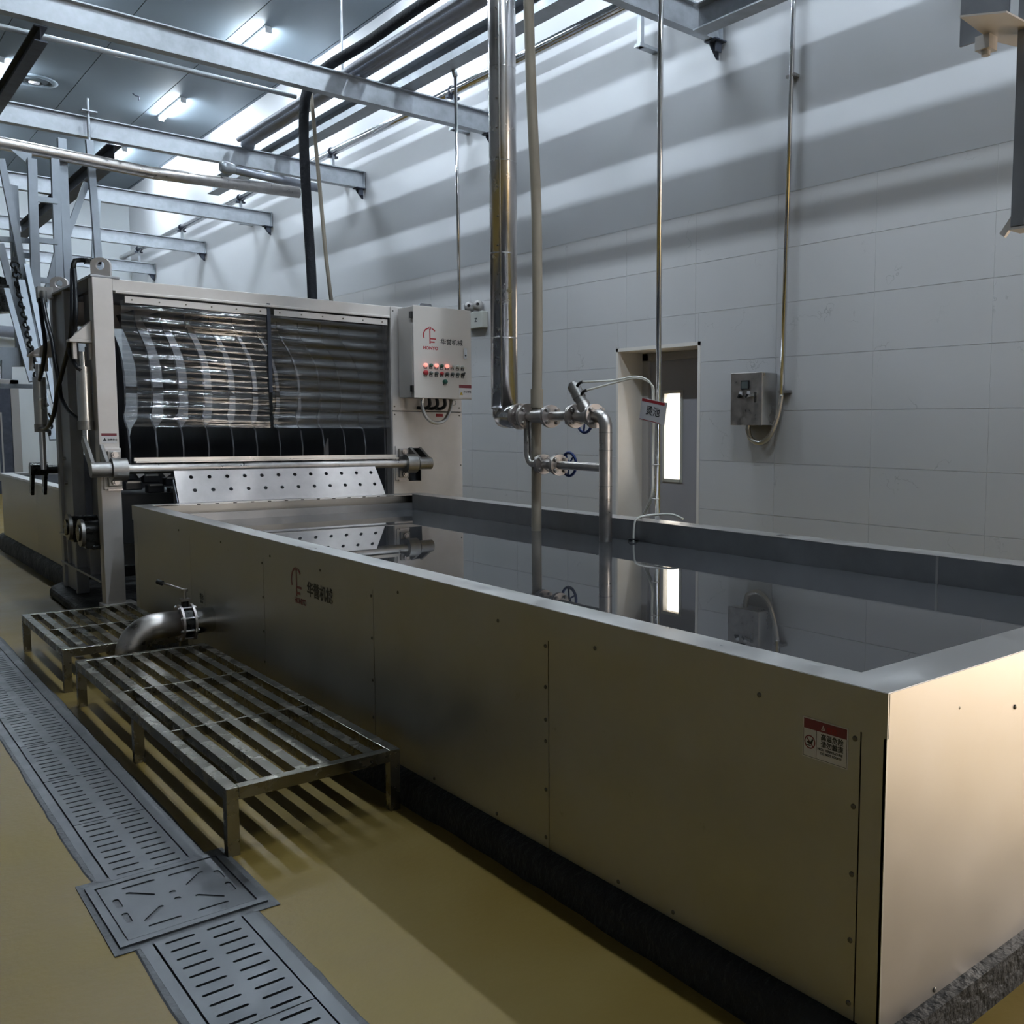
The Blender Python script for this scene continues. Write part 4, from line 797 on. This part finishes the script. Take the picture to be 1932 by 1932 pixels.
pipe_thing('black_insulated_pipe', bez([(4.52, -4, 5.62), (4.52, 4, 5.62), (4.52, 8.5, 5.61), (4.50, 9.6, 5.58), (4.36, 10.2, 5.48), (4.28, 10.5, 5.36), (4.21, 10.55, 5.1), (4.20, 10.56, 4.5), (4.24, 10.56, 3.4), (4.25, 10.56, 2.825)], 8), .052, 'foam', 'black foam-insulated pipe dropping behind the machine')
pipe_thing('thin_conduit', [(4.30, 10.62, 5.40), (4.33, 10.62, 5.05), (4.43, 10.6, 3.5), (4.50, 10.6, 2.825)], .021, 'pvc', 'thin beige conduit beside the black insulated pipe')
pipe_thing('thin_crossing_pipe', [(-4, 10.62, 5.22), (1.5, 10.62, 5.185), (3.0, 10.62, 5.20), (4.15, 10.62, 5.20)], .026, 'galv', 'thin galvanised pipe under the largest cross beam', 12)
pipe_thing('crossing_pipe', [(-4, 13.3, 4.83), (1.8, 13.3, 4.80), (3.4, 13.3, 4.755), (5.2, 13.3, 4.83)], .075, 'pipe', 'thick steel pipe crossing below the second beam')
cp = thing('capped_pipe', (4.9, 13.45, 4.93), 'short capped steel pipe under the second beam', 'pipe'); add('pipe', MB().tube([(4.30, 13.45, 5.02), (5.55, 13.45, 4.975)], .06, 16), 'pipe_grey', cp); add('end_wrap', MB().rev((4.30, 13.45, 5.02), (-1, 0, 0), [(.065, -.12), (.085, 0), (.06, .06), (.02, .03), (.001, .05)], 14), 'galv', cp)
wp = thing('wall_stainless_pipe', (6.13, 10, 5.7), 'polished stainless pipe on brackets along the upper right wall', 'pipe')
add('pipe', MB().tube([(6.13, -4, 5.765), (6.13, 27, 5.765)], .058, 20), 'chrome', wp)
for y in (3.6, 7.2, 10.75, 14.35, 18.4, 22.0, 25.4):
    s_ = add('support', MB().box((6.11, y-.03, 5.30), (6.15, y+.03, 5.71)).box((6.09, y-.045, 5.30), (6.33, y+.045, 5.33)), 'galv', wp); add('clamp', MB().ring((6.13, y, 5.765), (0, 1, 0), .064, .008, 18, 6).box((6.05, y-.02, 5.68), (6.21, y+.05, 5.71)), 'rail', s_)
for (x, y, zt, lab) in ((5.275, 9.2, 5.38, 'slim rod hanging from the runway rail behind the control cabinet'),):
    h_ = thing('hanger_rod', (x, y, 2.82), lab, 'rod'); add('rod', MB().tube([(x, y, zt), (x+.02, y, 2.82)], .018, 12), 'chrome', h_); add('hook', MB().tube([(x-.02, y, zt+.02), (x, y, zt-.05)], .028, 8), 'galv', h_)
add('hanger_rod', MB().tube([(4.93, 11.2, 5.6), (4.93, 11.2, 5.95), (4.93, 11.2, ZC)], .014, 8), 'galv', label='short rod hanging from the ceiling beside the thick grey pipe', cat='rod')
# square hangers
def sq(name, p0, p1, wd, lab, m='galv_far', cat='strut'): return add(name, MB().bar(p0, p1, wd, wd, (0, 1, 0)), m, label=lab, cat=cat)
hg = thing('square_hanger', (2.79, 13.5, 2.6), 'square steel hanger with threaded rod beside the lifting lug', 'hanger')
add('tube', MB().bar((2.77, 13.5, 5.06), (2.84, 13.5, 2.6), .075, .075, (0, 1, 0)), 'galv_far', hg); add('rod', MB().cyl((2.77, 13.5, 5.05), (2.77, 13.5, 5.55), .018, 10), 'galv', hg); add('nut_plate', MB().box((2.70, 13.45, 5.39), (2.86, 13.55, 5.405)), 'galv', hg)
sq('square_hanger', (3.62, 17.3, 5.14), (3.42, 17.3, 2.4), .085, 'single square steel strut under the third cross beam', cat='hanger')
# ================================================================ STEEL TOWER WITH CHAIN ELEVATOR (left)
tw = thing('elevator_tower', (1.9, 13.0, 1.2), 'tall lattice steel tower with a sloping chain elevator at the left edge', 'tower')
def strut(n, p, q, wd=.075): return add(n, MB().bar(p, q, wd, wd, (0, 1, 0)), 'galv_far', tw)
strut('tower_post', (2.081, 12.90, 4.588), (2.043, 12.90, 2.302), 0.085)
strut('tower_post', (2.369, 13.30, 4.723), (2.356, 13.30, 3.263), 0.08)
strut('tower_post', (2.466, 13.40, 4.992), (2.465, 13.40, 3.161), 0.085)
strut('tower_post', (1.936, 13.20, 4.328), (1.927, 13.20, 2.309), 0.09)
strut('brace', (1.812, 13.00, 4.555), (2.062, 13.00, 2.607), 0.065)
strut('brace', (2.741, 13.60, 4.572), (2.253, 13.60, 3.158), 0.065)
strut('brace', (2.363, 13.30, 3.693), (2.187, 13.30, 3.002), 0.065)
strut('brace', (1.734, 12.80, 3.601), (1.911, 12.80, 2.584), 0.065)
strut('rung', (2.089, 13.00, 4.174), (2.322, 13.00, 4.183), 0.06)
strut('rung', (2.069, 13.00, 3.720), (2.303, 13.00, 3.723), 0.06)
strut('rung', (2.050, 13.00, 3.277), (2.284, 13.00, 3.273), 0.06)
strut('rung', (1.777, 13.10, 3.699), (2.105, 13.10, 3.721), 0.055)
strut('rung', (1.893, 13.10, 3.546), (2.097, 13.10, 3.548), 0.055)
strut('rung', (1.874, 13.10, 3.126), (2.079, 13.10, 3.124), 0.055)
strut('elevator_rail', (1.895, 12.70, 3.210), (2.000, 12.00, 1.476), 0.06)
strut('elevator_rail', (1.742, 12.60, 3.098), (1.883, 12.30, 2.099), 0.05)
strut('elevator_rail', (1.981, 12.90, 3.416), (2.070, 12.20, 1.875), 0.05)
add('rail_cover', MB().bar((1.931, 12.80, 3.051), (2.005, 12.40, 2.107), .10, .02, (1, 0, 0)), 'galv_far', tw)
a0, a1 = V((1.859, 12.80, 3.389)), V((1.970, 12.00, 1.561))
lk = shared(MB().ring((0, 0, 0), (0, 1, 0), .036, .012, 10, 6), 'oily', 'chain_link')
for k in range(34):
    p_ = a0.lerp(a1, k/33); inst('chain_link', lk, tw, p_, (0, .5*(k % 2), math.pi/2*(k % 2)))
mt = add('drive_motor', MB().cyl((1.746, 12.90, 3.042), (1.807, 12.90, 3.221), .13, 18).cyl((1.703, 12.90, 3.152), (1.738, 12.90, 2.868), .16, 18), 'oily', tw, label='dark drive motor')
bl = add('tower_beam', MB().bar((1.456, 12.50, 2.356), (2.096, 12.50, 2.370), .10, .20, (0, 0, 1)), 'galv_far', tw); add('stub', MB().bar((1.688, 12.45, 2.321), (1.679, 12.45, 2.124), .09, .09, (0, 1, 0)), 'galv_far', tw)
add('gusset', MB().prism([(1.897, 4.665), (2.092, 4.658), (2.076, 4.511)], FY(0, 12.95, 0), .01), 'galv_far', tw)
pipe_thing('far_wall_pipe', [(-2, 26.7, 3.75), (5.0, 26.7, 3.75)], .13, 'pipe_grey', 'grey pipe along the far wall behind the tower')
add('lower_rail', MB().bar((1.0, 13.2, 2.06), (2.2, 13.2, 2.08), .06, .05), 'galv_far', tw)
# ================================================================ NEAR HANGING FRAME (top right)
hf = thing('hanging_bracket', (4.3, 2.3, 2.6), 'hanging steel bracket assembly in the top right corner', 'bracket')
yh = 2.30
add('post', MB().box((4.0, 2.09, 2.56), (4.06, 2.155, 5.0)), 'frame_shaded', hf, bevel=.002)
add('base_plate', MB().prism([(3.70, 2.26), (4.02, 2.29), (4.18, 2.24), (4.6, 2.2), (4.6, 1.9), (3.98, 2.09), (3.80, 2.10)], FZ(0, 0, 3.40), .008), 'frame', hf)
add('side_plate', MB().box((4.0, 2.20, 3.41), (4.012, 2.44, 3.75)).box((4.0, 2.0, 3.41), (4.6, 2.012, 3.75)), 'frame_shaded', hf); add('bolt', MB().cyl((3.965, 2.285, 3.32), (3.965, 2.285, 3.42), .02, 8).box((3.93, 2.25, 3.34), (4.0, 2.32, 3.40)), 'frame', hf)
add('foot', MB().bar((4.02, 2.20, 2.53), (4.02, 2.13, 2.62), .02, .03).box((4.0, 2.02, 2.545), (4.1, 2.16, 2.556)), 'frame', hf)
# ================================================================ CEILING FITTINGS AND LAMPS
def lamp(x, y, label):
    t_ = thing('ceiling_lamp', (x, y, ZC-.07), label, 'lamp', 'linear lamps on the ceiling')
    add('housing', MB().box((x-.05, y-.70, ZC-.035), (x+.05, y+.70, ZC)), 'lamphouse', t_)
    tb_ = MB(); tb_.tube([(x, y-.68, ZC-.05), (x, y+.68, ZC-.05)], .042, 14); add('diffuser', tb_, 'lampglow', t_, label='glowing cool white tube')
    add('end_cap', MB().box((x-.045, y+.68, ZC-.09), (x+.045, y+.71, ZC)).box((x-.045, y-.71, ZC-.09), (x+.045, y-.68, ZC)), 'lamphouse', t_)
LY = (-1.3, 2.85, 7.0, 11.15, 15.3, 19.45, 23.6)
names = {15.3: 'nearest visible ceiling lamp, half hidden above the largest beam', 19.45: 'middle ceiling lamp, fully visible between two beams', 23.6: 'farthest ceiling lamp, just under the second beam'}
for y in LY: lamp(5.33, y, names.get(y, 'linear ceiling lamp in the wall-side row, above the top edge of the photo'))
for x in (2.68,):
    for y in LY: lamp(x, y, 'linear ceiling lamp in the rows left of the view, beyond the photo edge')
vt = thing('ceiling_vent', (3.25, 19.6, ZC-.03), 'round ceiling air diffuser at the upper left', 'vent')
add('outer_ring', MB().rev((3.25, 19.6, ZC), (0, 0, -1), [(.34, 0), (.34, .02), (.25, .03), (.24, 0)], 32), 'ceil', vt); add('cone', MB().rev((3.25, 19.6, ZC), (0, 0, -1), [(.20, .01), (.13, .05), (.12, .0)], 28), 'ceil', vt); add('core', MB().rev((3.25, 19.6, ZC), (0, 0, -1), [(.09, .0), (.08, .05), (.001, .055)], 24), 'white', vt); add('void', MB().cyl((3.25, 19.6, ZC-.001), (3.25, 19.6, ZC-.004), .24, 28), 'joint', vt)
sd_ = thing('smoke_detector', (3.99, 17.25, ZC-.06), 'white smoke detector on the ceiling', 'smoke detector'); add('base', MB().cyl((3.99, 17.25, ZC), (3.99, 17.25, ZC-.03), .075, 20), 'white', sd_); add('chamber', MB().rev((3.99, 17.25, ZC-.03), (0, 0, -1), [(.06, 0), (.05, .03), (.001, .035)], 18), 'whiteb', sd_); add('light_dot', MB().cyl((3.98, 17.2, ZC-.06), (3.98, 17.2, ZC-.068), .012, 8), 'black', sd_)
add('ceiling_hook', MB().tube([(4.62, 19.14, ZC), (4.66, 19.14, ZC-.03), (4.72, 19.14, ZC-.03), (4.72, 19.14, ZC-.10)], .012, 8), 'rail', label='small dark hook on the ceiling panel', cat='hook')
